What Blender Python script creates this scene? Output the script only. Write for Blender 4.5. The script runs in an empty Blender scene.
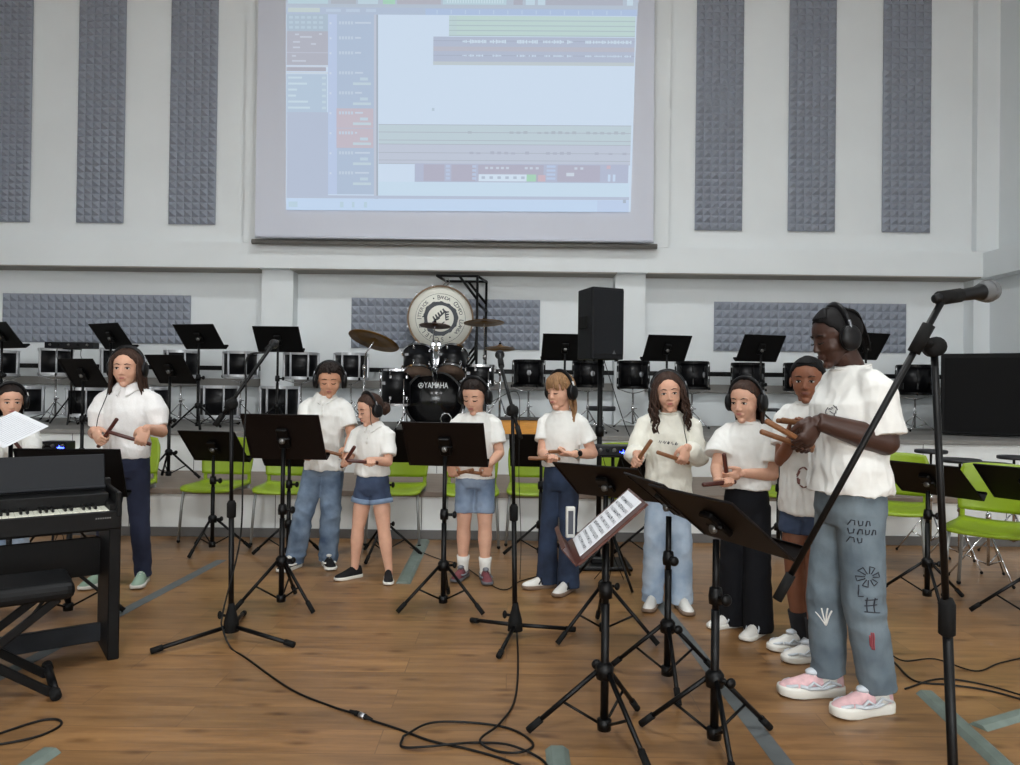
import bpy, bmesh, math, random
from mathutils import Vector, Matrix, noise
from mathutils.bvhtree import BVHTree
V = Vector
pi = math.pi
R = math.radians
scene = bpy.context.scene
COL = scene.collection
random.seed(7)

# ---------------------------------------------------------------- camera
F_PX, CX, CY = 750.0, 510.0, 382.5
CAM = V((0, 0, 1.3))
PITCH, ROLL = math.atan(5.5 / F_PX), 0.0125
CAM_ROT = Matrix.Rotation(pi / 2 + PITCH, 3, 'X') @ Matrix.Rotation(ROLL, 3, 'Z')
cam_d = bpy.data.cameras.new('camera')
cam_d.sensor_width = 36.0
cam_d.lens = F_PX / 1020.0 * 36.0
cam_d.clip_end = 100
cam_o = bpy.data.objects.new('camera', cam_d)
cam_o.matrix_world = Matrix.Translation(CAM) @ CAM_ROT.to_4x4()
COL.objects.link(cam_o)
scene.camera = cam_o


def ray(px, py):
    return CAM_ROT @ V(((px - CX) / F_PX, -(py - CY) / F_PX, -1.0))


def at(px, py, Y):
    """the place in the hall that the photograph shows at (px, py), Y metres from the camera"""
    d = ray(px, py)
    return CAM + d * (Y / d.y)


def ground(px, py, z=0.0):
    d = ray(px, py)
    return CAM + d * ((z - CAM.z) / d.z)


# ---------------------------------------------------------------- materials
def srgb(r, g, b):
    def c(u):
        u /= 255.0
        return u / 12.92 if u <= 0.04045 else ((u + 0.055) / 1.055) ** 2.4
    return (c(r), c(g), c(b), 1.0)


MATS = {}


def mat(name, rgb, rough=0.6, metal=0.0, noise_amt=0.0, noise_scale=20.0, bump=0.0, bump_scale=200.0,
        stretch=None, spec=0.5, sheen=0.0, coat=0.0, rgb2=None):
    if name in MATS:
        return MATS[name]
    m = bpy.data.materials.new(name)
    m.use_nodes = True
    nt = m.node_tree
    b = nt.nodes['Principled BSDF']
    col = srgb(*rgb)
    b.inputs['Base Color'].default_value = col
    b.inputs['Roughness'].default_value = rough
    b.inputs['Metallic'].default_value = metal
    b.inputs['Specular IOR Level'].default_value = min(spec, .24) if max(rgb) < 30 and not coat else spec
    if sheen:
        b.inputs['Sheen Weight'].default_value = sheen
    if coat:
        b.inputs['Coat Weight'].default_value = coat
        b.inputs['Coat Roughness'].default_value = 0.15
    tc = nt.nodes.new('ShaderNodeTexCoord')
    mp = nt.nodes.new('ShaderNodeMapping')
    nt.links.new(tc.outputs['Object'], mp.inputs['Vector'])
    if stretch:
        mp.inputs['Scale'].default_value = stretch
    if noise_amt > 0 or rgb2:
        n = nt.nodes.new('ShaderNodeTexNoise')
        n.inputs['Scale'].default_value = noise_scale
        n.inputs['Detail'].default_value = 5
        nt.links.new(mp.outputs['Vector'], n.inputs['Vector'])
        r = nt.nodes.new('ShaderNodeValToRGB')
        r.color_ramp.elements[0].position = 0.32
        r.color_ramp.elements[1].position = 0.68
        if rgb2:
            r.color_ramp.elements[0].color = col
            r.color_ramp.elements[1].color = srgb(*rgb2)
        else:
            k0, k1 = 1 - noise_amt, 1 + noise_amt
            r.color_ramp.elements[0].color = (col[0] * k0, col[1] * k0, col[2] * k0, 1)
            r.color_ramp.elements[1].color = (min(1, col[0] * k1), min(1, col[1] * k1), min(1, col[2] * k1), 1)
        nt.links.new(n.outputs['Fac'], r.inputs['Fac'])
        nt.links.new(r.outputs['Color'], b.inputs['Base Color'])
    if bump > 0:
        n2 = nt.nodes.new('ShaderNodeTexNoise')
        n2.inputs['Scale'].default_value = bump_scale
        n2.inputs['Detail'].default_value = 3
        nt.links.new(mp.outputs['Vector'], n2.inputs['Vector'])
        bp = nt.nodes.new('ShaderNodeBump')
        bp.inputs['Strength'].default_value = bump
        bp.inputs['Distance'].default_value = 0.003
        nt.links.new(n2.outputs['Fac'], bp.inputs['Height'])
        nt.links.new(bp.outputs['Normal'], b.inputs['Normal'])
    MATS[name] = m
    return m


def glow(name, rgb, strength=1.0):
    if name in MATS:
        return MATS[name]
    m = bpy.data.materials.new(name)
    m.use_nodes = True
    nt = m.node_tree
    b = nt.nodes['Principled BSDF']
    b.inputs['Base Color'].default_value = (0.02, 0.02, 0.02, 1)
    b.inputs['Emission Color'].default_value = srgb(*rgb)
    b.inputs['Emission Strength'].default_value = strength
    b.inputs['Roughness'].default_value = 0.9
    MATS[name] = m
    return m


# ---------------------------------------------------------------- mesh builder
class MB:
    def __init__(s):
        s.v, s.f, s.m, s.s = [], [], [], []

    def add(s, verts, faces, mi=0, smooth=False, M=None):
        o = len(s.v)
        for p in verts:
            s.v.append(M @ V(p) if M is not None else V(p))
        for f in faces:
            s.f.append([i + o for i in f])
            s.m.append(mi)
            s.s.append(smooth)
        return s

    def box(s, c, size, bev=0.0, M=None, mi=0, seg=1):
        bm = bmesh.new()
        bmesh.ops.create_cube(bm, size=1.0)
        for v in bm.verts:
            v.co = V((v.co.x * size[0], v.co.y * size[1], v.co.z * size[2]))
        if bev > 0:
            bmesh.ops.bevel(bm, geom=bm.edges[:], offset=bev, segments=seg, affect='EDGES', profile=0.5)
        bm.verts.index_update()
        c = V(c)
        vs = [v.co + c for v in bm.verts]
        fs = [[v.index for v in f.verts] for f in bm.faces]
        bm.free()
        return s.add(vs, fs, mi, False, M)

    def tube(s, pts, r, n=10, caps=True, mi=0, closed=False, M=None, flat=1.0, smooth=True):
        pts = [V(p) for p in pts]
        k = len(pts)
        rs = [r] * k if isinstance(r, (int, float)) else list(r)
        tans = []
        for i in range(k):
            if closed:
                t = pts[(i + 1) % k] - pts[i - 1]
            else:
                t = pts[min(i + 1, k - 1)] - pts[max(i - 1, 0)]
            tans.append(t.normalized() if t.length > 1e-9 else V((0, 0, 1)))
        t0 = tans[0]
        up = V((0, 0, 1)) if abs(t0.z) < 0.9 else V((0, 1, 0))
        a = t0.cross(up).normalized()
        vs, fs = [], []
        for i in range(k):
            t = tans[i]
            a = (a - t * a.dot(t))
            a = a.normalized() if a.length > 1e-9 else t.orthogonal().normalized()
            b = t.cross(a)
            for j in range(n):
                q = 2 * pi * j / n
                vs.append(pts[i] + (a * math.cos(q) + b * math.sin(q) * flat) * rs[i])
        m = k if closed else k - 1
        for i in range(m):
            for j in range(n):
                i2 = (i + 1) % k
                fs.append([i * n + j, i * n + (j + 1) % n, i2 * n + (j + 1) % n, i2 * n + j])
        if caps and not closed:
            fs.append(list(range(n - 1, -1, -1)))
            fs.append([(k - 1) * n + j for j in range(n)])
        return s.add(vs, fs, mi, smooth, M)

    def rod(s, a, b, r, n=10, mi=0, M=None):
        return s.tube([a, b], r, n, True, mi, False, M)

    def lathe(s, prof, n=24, M=None, mi=0, smooth=True, cap=True):
        """prof: (radius, z) pairs from bottom to top, about the local z axis"""
        vs, fs = [], []
        for (r, z) in prof:
            for j in range(n):
                q = 2 * pi * j / n
                vs.append((r * math.cos(q), r * math.sin(q), z))
        for i in range(len(prof) - 1):
            for j in range(n):
                fs.append([i * n + j, i * n + (j + 1) % n, (i + 1) * n + (j + 1) % n, (i + 1) * n + j])
        if cap:
            fs.append(list(range(n - 1, -1, -1)))
            fs.append([(len(prof) - 1) * n + j for j in range(n)])
        return s.add(vs, fs, mi, smooth, M)

    def ring(s, r, t, z0, z1, n=32, M=None, mi=0):
        """a hollow band of outer radius r, wall t"""
        p = [(r - t, z0), (r, z0), (r, z1), (r - t, z1), (r - t, z0)]
        return s.lathe(p, n, M, mi, False, False)

    def ell(s, c, rad, n=14, m=10, M=None, mi=0):
        vs, fs = [], []
        for i in range(1, m):
            th = pi * i / m
            for j in range(n):
                q = 2 * pi * j / n
                vs.append((c[0] + rad[0] * math.sin(th) * math.cos(q), c[1] + rad[1] * math.sin(th) * math.sin(q), c[2] - rad[2] * math.cos(th)))
        bot, top = len(vs), len(vs) + 1
        vs.append((c[0], c[1], c[2] - rad[2]))
        vs.append((c[0], c[1], c[2] + rad[2]))
        for i in range(m - 2):
            for j in range(n):
                fs.append([i * n + j, i * n + (j + 1) % n, (i + 1) * n + (j + 1) % n, (i + 1) * n + j])
        for j in range(n):
            fs.append([bot, (j + 1) % n, j])
            fs.append([top, (m - 2) * n + j, (m - 2) * n + (j + 1) % n])
        return s.add(vs, fs, mi, True, M)

    def loft(s, rings, n=20, p=2.0, mi=0, M=None, caps=True, smooth=True):
        """rings: (cx, cy, z, half width, half depth): superellipse sections stacked along z"""
        vs, fs = [], []
        for (cx, cy, z, a, b) in rings:
            for j in range(n):
                q = 2 * pi * j / n
                c, d = math.cos(q), math.sin(q)
                vs.append((cx + a * math.copysign(abs(c) ** (2 / p), c), cy + b * math.copysign(abs(d) ** (2 / p), d), z))
        for i in range(len(rings) - 1):
            for j in range(n):
                fs.append([i * n + j, i * n + (j + 1) % n, (i + 1) * n + (j + 1) % n, (i + 1) * n + j])
        if caps:
            fs.append(list(range(n - 1, -1, -1)))
            fs.append([(len(rings) - 1) * n + j for j in range(n)])
        return s.add(vs, fs, mi, smooth, M)

    def prism(s, poly, z0, z1, mi=0, M=None):
        n = len(poly)
        vs = [(p[0], p[1], z0) for p in poly] + [(p[0], p[1], z1) for p in poly]
        fs = [list(range(n - 1, -1, -1)), list(range(n, 2 * n))]
        for i in range(n):
            fs.append([i, (i + 1) % n, n + (i + 1) % n, n + i])
        return s.add(vs, fs, mi, False, M)

    def join(s, me, mi=0, M=None, smooth=True):
        return s.add([v.co for v in me.vertices], [list(p.vertices) for p in me.polygons], mi, smooth, M)

    def mesh(s, name):
        me = bpy.data.meshes.new(name)
        me.from_pydata([tuple(v) for v in s.v], [], s.f)
        me.polygons.foreach_set('material_index', s.m)
        me.polygons.foreach_set('use_smooth', s.s)
        me.validate()
        me.update()
        return me

    def build(s, name, mats, parent=None, loc=None, rot=None, fix=True):
        me = s.mesh(name)
        if fix:
            bm = bmesh.new()
            bm.from_mesh(me)
            bmesh.ops.recalc_face_normals(bm, faces=bm.faces[:])
            bm.to_mesh(me)
            bm.free()
        for m in (mats if isinstance(mats, (list, tuple)) else [mats]):
            me.materials.append(m)
        o = bpy.data.objects.new(name, me)
        COL.objects.link(o)
        if parent is not None:
            o.parent = parent
        if loc is not None:
            o.location = loc
        if rot is not None:
            o.rotation_euler = rot
        return o


def empty(name, loc=(0, 0, 0), rz=0.0):
    o = bpy.data.objects.new(name, None)
    o.empty_display_size = 0.1
    COL.objects.link(o)
    o.location = loc
    o.rotation_euler = (0, 0, rz)
    return o


def tag(o, label, cat=None, group=None, kind=None):
    if label:
        o['label'] = label
    if cat:
        o['category'] = cat
    if group:
        o['group'] = group
    if kind:
        o['kind'] = kind
    return o


def structure(o):
    o['kind'] = 'structure'
    return o


def copy_tree(o, loc=None, rz=None):
    kids = [k for k in o.children]
    c = o.copy()
    COL.objects.link(c)
    for k in kids:
        d = k.copy()
        COL.objects.link(d)
        d.parent = c
        for g in list(k.children):
            e = g.copy()
            COL.objects.link(e)
            e.parent = d
    if loc is not None:
        c.location = loc
    if rz is not None:
        c.rotation_euler = (0, 0, rz)
    return c


def remeshed(mb, voxel, smooth=2, name='tmp'):
    """one continuous skin over all the closed shapes of mb"""
    me = mb.mesh(name)
    o = bpy.data.objects.new(name, me)
    COL.objects.link(o)
    md = o.modifiers.new('r', 'REMESH')
    md.mode = 'VOXEL'
    md.voxel_size = voxel
    md.adaptivity = 0.0
    md.use_smooth_shade = True
    if smooth:
        sm = o.modifiers.new('s', 'SMOOTH')
        sm.factor = 0.5
        sm.iterations = smooth
    dg = bpy.context.evaluated_depsgraph_get()
    out = bpy.data.meshes.new_from_object(o.evaluated_get(dg))
    bpy.data.objects.remove(o)
    bpy.data.meshes.remove(me)
    return out


def link_mesh(name, me, mats, parent=None):
    me.materials.clear()
    for m in (mats if isinstance(mats, (list, tuple)) else [mats]):
        me.materials.append(m)
    for p in me.polygons:
        p.use_smooth = True
    me.name = name
    o = bpy.data.objects.new(name, me)
    COL.objects.link(o)
    if parent is not None:
        o.parent = parent
    return o


def frame_z(a, b):
    """matrix that stands local z along a->b, origin at a"""
    d = (V(b) - V(a)).normalized()
    return Matrix.Translation(V(a)) @ d.to_track_quat('Z', 'Y').to_matrix().to_4x4()


def text_mesh(txt, size, extrude=0.001):
    cu = bpy.data.curves.new('t', 'FONT')
    cu.body = txt
    cu.size = size
    cu.align_x = 'CENTER'
    cu.align_y = 'CENTER'
    cu.extrude = extrude
    o = bpy.data.objects.new('t', cu)
    COL.objects.link(o)
    dg = bpy.context.evaluated_depsgraph_get()
    me = bpy.data.meshes.new_from_object(o.evaluated_get(dg))
    bpy.data.objects.remove(o)
    bpy.data.curves.remove(cu)
    return me


def smooth_path(pts, k=8):
    """Catmull-Rom through the points"""
    P = [V(p) for p in pts]
    P = [P[0] * 2 - P[1]] + P + [P[-1] * 2 - P[-2]]
    out = []
    for i in range(1, len(P) - 2):
        for j in range(k):
            t = j / k
            a, b, c, d = P[i - 1], P[i], P[i + 1], P[i + 2]
            out.append(0.5 * ((2 * b) + (c - a) * t + (2 * a - 5 * b + 4 * c - d) * t * t + (3 * b - a - 3 * c + d) * t ** 3))
    out.append(P[-2])
    return out


def gz(px, py, z=.0052):
    p = ground(px, py)
    return V((p.x, p.y, z))
# ---------------------------------------------------------------- materials of the place
wall_m = mat('wall_paint', (222, 227, 229), .75, noise_amt=.025, noise_scale=1.2, bump=.06, bump_scale=90)
riser_m = mat('riser_paint', (224, 226, 224), .42, noise_amt=.06, noise_scale=3, bump=.05, bump_scale=60)
ledge_m = mat('ledge', (124, 122, 118), .7, noise_amt=.08, noise_scale=6)
deck_m = mat('deck', (122, 108, 96), .55, noise_amt=.15, noise_scale=5, stretch=(1, 6, 1))
skirt_m = mat('skirting', (96, 94, 92), .5)
ceil_m = mat('ceiling_paint', (120, 126, 122), .9)
black_m = mat('black_metal', (5, 5, 6), .42, spec=.4)
desk_m = mat('desk_black', (8, 8, 9), .5, noise_amt=.15, noise_scale=60, spec=.2)
desk_brown = mat('desk_brown', (16, 10, 9), .45, noise_amt=.12, noise_scale=40, spec=.22)
rubber_m = mat('rubber', (11, 11, 11), .8)
leg_m = mat('chair_leg_grey', (142, 144, 142), .4, .35)
chrome_m = mat('chrome', (205, 205, 208), .16, 1.0)
steel_m = mat('steel', (158, 160, 164), .32, .9)
hoop_m = mat('hoop_silver', (186, 188, 192), .34, .35)
knob_m = mat('knob_grey', (110, 110, 108), .35, .6)
shell_m = mat('drum_shell', (7, 7, 10), .34, spec=.3)
head_m = mat('drum_head', (222, 220, 212), .5, noise_amt=.03, noise_scale=8)
head_dark = mat('drum_head_brown', (112, 94, 82), .35, noise_amt=.12, noise_scale=9)
foam_m = mat('foam', (146, 152, 163), .95, noise_amt=.05, noise_scale=90, bump=.3, bump_scale=400)
cable_m = mat('cable', (12, 12, 12), .5)
green_m = mat('chair_green', (132, 156, 24), .42, noise_amt=.03, noise_scale=4)
strip_m = mat('cable_cover', (104, 116, 109), .5, noise_amt=.14, noise_scale=14, bump=.1, bump_scale=40)
tape_m = mat('floor_tape', (92, 97, 98), .5, noise_amt=.12, noise_scale=12)
screen_m = mat('screen_cloth', (202, 206, 218), .85)
speaker_m = mat('speaker_case', (13, 15, 19), .6, bump=.4, bump_scale=260)
grille_m = mat('speaker_grille', (16, 19, 24), .6, bump=.5, bump_scale=500)
cymbal_m = mat('cymbal_bronze', (150, 112, 62), .32, .9, noise_amt=.25, noise_scale=12)
cymbal_dk = mat('cymbal_dark', (96, 66, 44), .36, .85, noise_amt=.3, noise_scale=14)
orange_m = mat('orange_wood', (206, 140, 48), .45, noise_amt=.12, noise_scale=5, stretch=(2, 2, 14))
paper_m = mat('paper', (226, 228, 232), .8, noise_amt=.01)
ink_m = mat('ink', (70, 72, 80), .8)
piano_m = mat('piano_body', (5, 5, 6), .5, noise_amt=.08, noise_scale=30, spec=.25)
piano_gr = mat('piano_rest', (30, 32, 36), .6, spec=.25)
ivory_m = mat('ivory_keys', (226, 226, 210), .3)
ebony_m = mat('ebony_keys', (12, 12, 12), .3)
leather_m = mat('bench_leather', (11, 12, 14), .5, bump=.25, bump_scale=120)
logo_white = mat('logo_white', (225, 228, 230), .5)
logo_grey = mat('logo_grey', (66, 70, 76), .6)
wood_hoop = mat('wood_hoop', (112, 88, 62), .5)
redwood_m = mat('red_brown_desk', (74, 34, 24), .35, noise_amt=.2, noise_scale=8)
blue_led = glow('blue_led', (50, 70, 255), 14.0)
mat('headphone_black', (15, 15, 17), .36, spec=.5)
mat('headphone_grey', (120, 122, 126), .3, .7)
mat('headphone_white', (190, 190, 188), .4)
mat('eye_white', (205, 202, 198), .3)
mat('iris_brown', (26, 17, 13), .25)
mat('button', (215, 213, 205), .4)
mat('rosewood', (74, 32, 24), .38, noise_amt=.3, noise_scale=30, stretch=(1, 1, .1))
mat('stick_tan', (128, 84, 52), .45, noise_amt=.25, noise_scale=30, stretch=(1, 1, .1))
mat('denim_pale', (118, 138, 164), .85, noise_amt=.12, noise_scale=30)

# ---------------------------------------------------------------- people
def curve_lerp(tab, x):
    if x <= tab[0][0]:
        return tab[0][1]
    for (x0, y0), (x1, y1) in zip(tab, tab[1:]):
        if x <= x1:
            t = (x - x0) / (x1 - x0)
            t = t * t * (3 - 2 * t)
            return y0 + (y1 - y0) * t
    return tab[-1][1]


def head_shapes(mb, ears=True):
    """skull, face, nose and ears in units of the head's height; the face looks along -y"""
    mb.ell((0, .05, .13), (.335, .405, .37), 24, 16)
    mb.ell((0, -.085, -.06), (.285, .280, .34), 20, 14)
    mb.ell((0, -.11, -.26), (.205, .20, .17), 18, 12)
    mb.ell((0, -.245, -.395), (.095, .085, .075), 14, 10)
    for s in (-1, 1):
        mb.ell((s * .155, -.195, -.12), (.11, .10, .11), 14, 10)
        mb.ell((s * .115, -.285, .10), (.095, .05, .05), 14, 10)
        mb.ell((s * .036, -.372, -.130), (.030, .040, .026), 10, 8)
        if ears:
            mb.ell((s * .345, .03, -.03), (.032, .085, .115), 12, 10)
    mb.tube([(0, -.335, .06), (0, -.370, -.04), (0, -.402, -.115)], [.030, .034, .038], 10)
    mb.ell((0, -.398, -.118), (.040, .038, .034), 10, 8)
    mb.ell((0, -.318, -.240), (.10, .05, .060), 12, 8)


def face_marks(mb, eyes, M, lip_mi, white_mi, iris_mi, brow_mi):
    """lips, eyes, lids' lashes and eyebrows laid on the face"""
    mb.ell((0, -.362, -.222), (.075, .016, .012), 12, 8, M, lip_mi)
    mb.ell((0, -.358, -.246), (.062, .020, .015), 12, 8, M, lip_mi)
    for s in (-1, 1):
        if eyes == 'open':
            mb.ell((s * .128, -.318, .012), (.058, .034, .026), 12, 8, M, white_mi)
            mb.ell((s * .128, -.338, .013), (.030, .018, .027), 10, 8, M, iris_mi)
            mb.tube([(s * .062, -.348, .018), (s * .10, -.352, .036), (s * .15, -.348, .037), (s * .195, -.315, .016)], [.006, .010, .010, .005], 6, True, iris_mi, False, M)
        else:
            mb.tube([(s * .065, -.343, .004), (s * .10, -.362, -.014), (s * .15, -.358, -.014), (s * .20, -.322, .006)], [.007, .014, .014, .006], 6, True, iris_mi, False, M)
        mb.tube([(s * .058, -.348, .106), (s * .12, -.350, .128), (s * .205, -.306, .112)], [.009, .013, .006], 6, True, brow_mi, False, M)


def skull_pt(az, el, k=1.0):
    """point over the skull: az from the face (0) round to the nape (180), signed to the person's left"""
    c = math.cos(el)
    return V((.335 * k * c * math.sin(az), .05 - .405 * k * c * math.cos(az), .13 + .37 * k * math.sin(el)))


def hair_cap(mb, M, line, thick=.075, groove=.012, seed=0, n=72, m=16, part=False):
    rows = []
    for j in range(m + 1):
        row = []
        for i in range(n):
            az = 2 * pi * i / n - pi
            a = abs(math.degrees(az))
            low = math.asin(max(-.98, min(.98, curve_lerp(line, a))))
            el = pi / 2 - .02 - (pi / 2 - low) * (j / m)
            t = thick * min(1, (m - j) / 3.0) * (1.0 if a > 60 else .55 + .45 * a / 60)
            g = groove * noise.noise(V((math.cos(az) * 9 + seed, math.sin(az) * 9, j * .12)))
            if part:
                g -= .03 * math.exp(-(math.sin(az) * math.cos(el) / .05) ** 2) * (1 if a < 100 else 0)
            row.append(skull_pt(az, el, 1.02 + t + g))
        rows.append(row)
    inner = [skull_pt(2 * pi * i / n - pi, math.asin(max(-.98, min(.98, curve_lerp(line, abs(math.degrees(2 * pi * i / n - pi)))))), .94) for i in range(n)]
    rows.append(inner)
    vs = [p for r in rows for p in r]
    fs = []
    for j in range(len(rows) - 1):
        for i in range(n):
            fs.append([j * n + i, j * n + (i + 1) % n, (j + 1) * n + (i + 1) % n, (j + 1) * n + i])
    fs.append(list(range(n)))
    mb.add(vs, fs, 0, True, M)


def lock(mb, M, pts, r, n=6, k=4):
    p = smooth_path(pts, k)
    m = len(p)
    rs = [r * (.55 + .45 * math.sin(pi * min(1, (i + 1) / m * 1.25)) if i < m * .8 else max(.12, 1 - (i - m * .8) / (m * .2)) * .8) for i in range(m)]
    mb.tube(p, rs, n, True, 0, False, M, .6)


LINE_BACK = [(0, .60), (35, .52), (58, .24), (74, -.12), (88, -.30), (120, -.55), (180, -.80)]
LINE_BOY = [(0, .50), (40, .44), (58, .26), (70, -.05), (80, -.33), (96, -.12), (125, -.5), (180, -.72)]


def make_hair(style, M, material, parent, rnd):
    mb = MB()
    if style == 'boy':
        hair_cap(mb, M, LINE_BOY, .10, .03, rnd.random() * 9)
        for i in range(60):
            az = R(rnd.uniform(-75, 75)); el = R(rnd.uniform(28, 62))
            a = skull_pt(az, el + .25, 1.08); b = skull_pt(az + rnd.uniform(.05, .25), el + .05, 1.17); c = skull_pt(az + rnd.uniform(.15, .4), el - .12, 1.11)
            lock(mb, M, [a, b, c], .035)
        for i in range(50):
            az = R(rnd.uniform(-180, 180)); el = R(rnd.uniform(55, 80))
            a = skull_pt(az, el + .3, 1.08); b = skull_pt(az, el, 1.14); c = skull_pt(az + .1, el - .3, 1.10)
            lock(mb, M, [a, b, c], .035)
    elif style == 'crop':
        hair_cap(mb, M, LINE_BOY, .075, .02, rnd.random() * 9)
        for i in range(50):
            az = R(rnd.uniform(-55, 55)); el = R(rnd.uniform(32, 50))
            a = skull_pt(az, el + .5, 1.08); b = skull_pt(az + .1, el + .2, 1.13); c = skull_pt(az + .18, el - .08, 1.08)
            lock(mb, M, [a, b, c], .034)
    elif style in ('bob', 'long'):
        hair_cap(mb, M, [(0, .64), (20, .58), (40, .34), (58, -.02), (75, -.35), (110, -.6), (180, -.8)], .085, .022, rnd.random() * 9, part=True)
        drop = -.74
        for i in range(120):
            s = 1 if i % 2 else -1
            az = s * R(rnd.uniform(56, 180))
            a0 = abs(math.degrees(az))
            e0 = R(rnd.uniform(10, 55))
            p = [skull_pt(az * .8, e0 + .35, 1.06), skull_pt(az, e0 * .4, 1.13 + rnd.uniform(-.02, .05))]
            q = skull_pt(az, -.25, 1.16 + rnd.uniform(-.06, .08)); p.append(q)
            end = drop + rnd.uniform(-.10, .10)
            if a0 < 75:
                end += .08
            p.append(V((q.x * 1.06 + rnd.uniform(-.03, .03), q.y + rnd.uniform(-.02, .04), (q.z + end) * .5)))
            p.append(V((q.x * 1.14 + rnd.uniform(-.05, .05), q.y + .03 + rnd.uniform(-.03, .05), end)))
            lock(mb, M, p, .055)
    elif style == 'curly':
        hair_cap(mb, M, [(0, .64), (20, .58), (40, .34), (58, -.05), (75, -.35), (110, -.6), (180, -.8)], .10, .03, rnd.random() * 9, part=True)
        for i in range(150):
            s = 1 if i % 2 else -1
            az = s * R(rnd.uniform(48, 180))
            e0 = R(rnd.uniform(5, 50))
            p0 = skull_pt(az * .8, e0 + .3, 1.07); p1 = skull_pt(az, e0 * .3, 1.16)
            q = skull_pt(az, -.25, 1.25 + rnd.uniform(-.08, .14))
            end = rnd.uniform(-1.12, -.72)
            if abs(az) < R(75):
                q.y -= .04
            ph, fr, am = rnd.uniform(0, 6.3), rnd.uniform(2.2, 3.4), rnd.uniform(.025, .055)
            p = [p0, p1]
            for t in range(13):
                u = t / 12
                b = V((q.x * (1 + .10 * u), q.y + .05 * u - (.10 * u if abs(az) < R(80) else 0), q.z + (end - q.z) * u))
                w = am * min(1, u * 3)
                p.append(b + V((math.cos(ph + fr * 2 * pi * u) * w, math.sin(ph + fr * 2 * pi * u) * w, 0)))
            lock(mb, M, p, .042, 5, 2)
    elif style in ('ponytail', 'bun', 'braids', 'sleek'):
        hair_cap(mb, M, LINE_BACK, .055, .02, rnd.random() * 9, part=(style == 'sleek'))
        c = V((0, .50, -.05))
        if style == 'ponytail':
            for i in range(34):
                o = V((rnd.uniform(-.07, .07), rnd.uniform(-.05, .05), rnd.uniform(-.06, .06)))
                lock(mb, M, [c + V((o.x, -.14, o.z)), c + o, c + V((o.x * 1.6, .10 + o.y, -.25)), c + V((o.x * 1.5, .06 + o.y, -.50)), c + V((o.x, .02 + o.y, -.72 + rnd.uniform(-.08, .08)))], .045)
        elif style == 'bun':
            mb.ell((0, .50, -.10), (.19, .17, .20), 16, 12, M)
            for i in range(26):
                q = rnd.uniform(0, 6.28)
                lock(mb, M, [V((.19 * math.cos(q), .47, -.10 + .2 * math.sin(q))), V((.15 * math.cos(q + .7), .62, -.10 + .15 * math.sin(q + .7))), V((.05 * math.cos(q + 1.4), .67, -.10 + .06 * math.sin(q + 1.4)))], .05)
            for s in (-1, 1):
                lock(mb, M, [skull_pt(s * R(40), .5, 1.06), skull_pt(s * R(62), .1, 1.06), V((s * .30, -.22, -.25)), V((s * .27, -.20, -.45))], .022)
        elif style == 'sleek':
            for i in range(60):
                s = 1 if i % 2 else -1
                az = s * R(rnd.uniform(95, 180))
                q = skull_pt(az, -.3, 1.08)
                lock(mb, M, [skull_pt(az * .9, .5, 1.06), skull_pt(az, .05, 1.1), q, V((q.x * .9, q.y + .02, -.52)), V((q.x * .9 + rnd.uniform(-.03, .03), q.y + .03, -.80 + rnd.uniform(-.08, .08)))], .055)
        else:
            for i in range(12):
                x = -.26 + .52 * i / 11
                az = x * 3.0
                pts = [skull_pt(az * (1 - .5 * u) if u < 1 else az * .5, R(40 + 50 * u) if True else 0, 1.07) for u in (0, .4, .8)]
                pts += [V((x * .9, .30, .38)), V((x * .6, .44, .12)), V((x * .4, .50, -.10)), V((x * .4, .50, -.34 + rnd.uniform(-.06, .06)))]
                lock(mb, M, pts, .042)
    elif style == 'bangs':
        hair_cap(mb, M, [(0, .42), (30, .38), (52, .16), (70, -.20), (88, -.34), (120, -.55), (180, -.80)], .07, .022, rnd.random() * 9)
        for i in range(44):
            az = R(rnd.uniform(-58, 58))
            lock(mb, M, [skull_pt(az * .7, R(68), 1.07), skull_pt(az * .9, R(42), 1.12), skull_pt(az, R(20), 1.13), skull_pt(az * 1.05, R(3 - abs(math.degrees(az)) * .28 + rnd.uniform(-4, 4)), 1.08)], .042)
        for s in (-1, 1):
            for i in range(9):
                lock(mb, M, [skull_pt(s * R(60 + i), .3, 1.08), skull_pt(s * R(72 + i), -.05, 1.08), V((s * (.33 + rnd.uniform(-.02, .02)), -.05 + i * .012, -.28)), V((s * .31, .0 + i * .012, -.45 + rnd.uniform(-.08, .05)))], .03)
        for i in range(34):
            x = rnd.uniform(-.10, .10)
            lock(mb, M, [V((x, .40, -.10)), V((x + .10, .38, -.28)), V((x * .8 + .26, .20, -.50)), V((x * .6 + .36, .02, -.68)), V((x * .5 + .38, -.06, -.88 + rnd.uniform(-.07, .07)))], .042)
    o = mb.build('hair', material, parent, fix=True)
    return o


def ik(S, W, l1, l2, pole):
    d = W - S
    L = d.length
    if L > (l1 + l2) * .995:
        W = S + d * ((l1 + l2) * .995 / L)
        d = W - S
        L = d.length
    u = d.normalized()
    a = (l1 * l1 - l2 * l2 + L * L) / (2 * L)
    h = math.sqrt(max(0, l1 * l1 - a * a))
    p = pole - u * pole.dot(u)
    return S + u * a + p.normalized() * h, W


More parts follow.
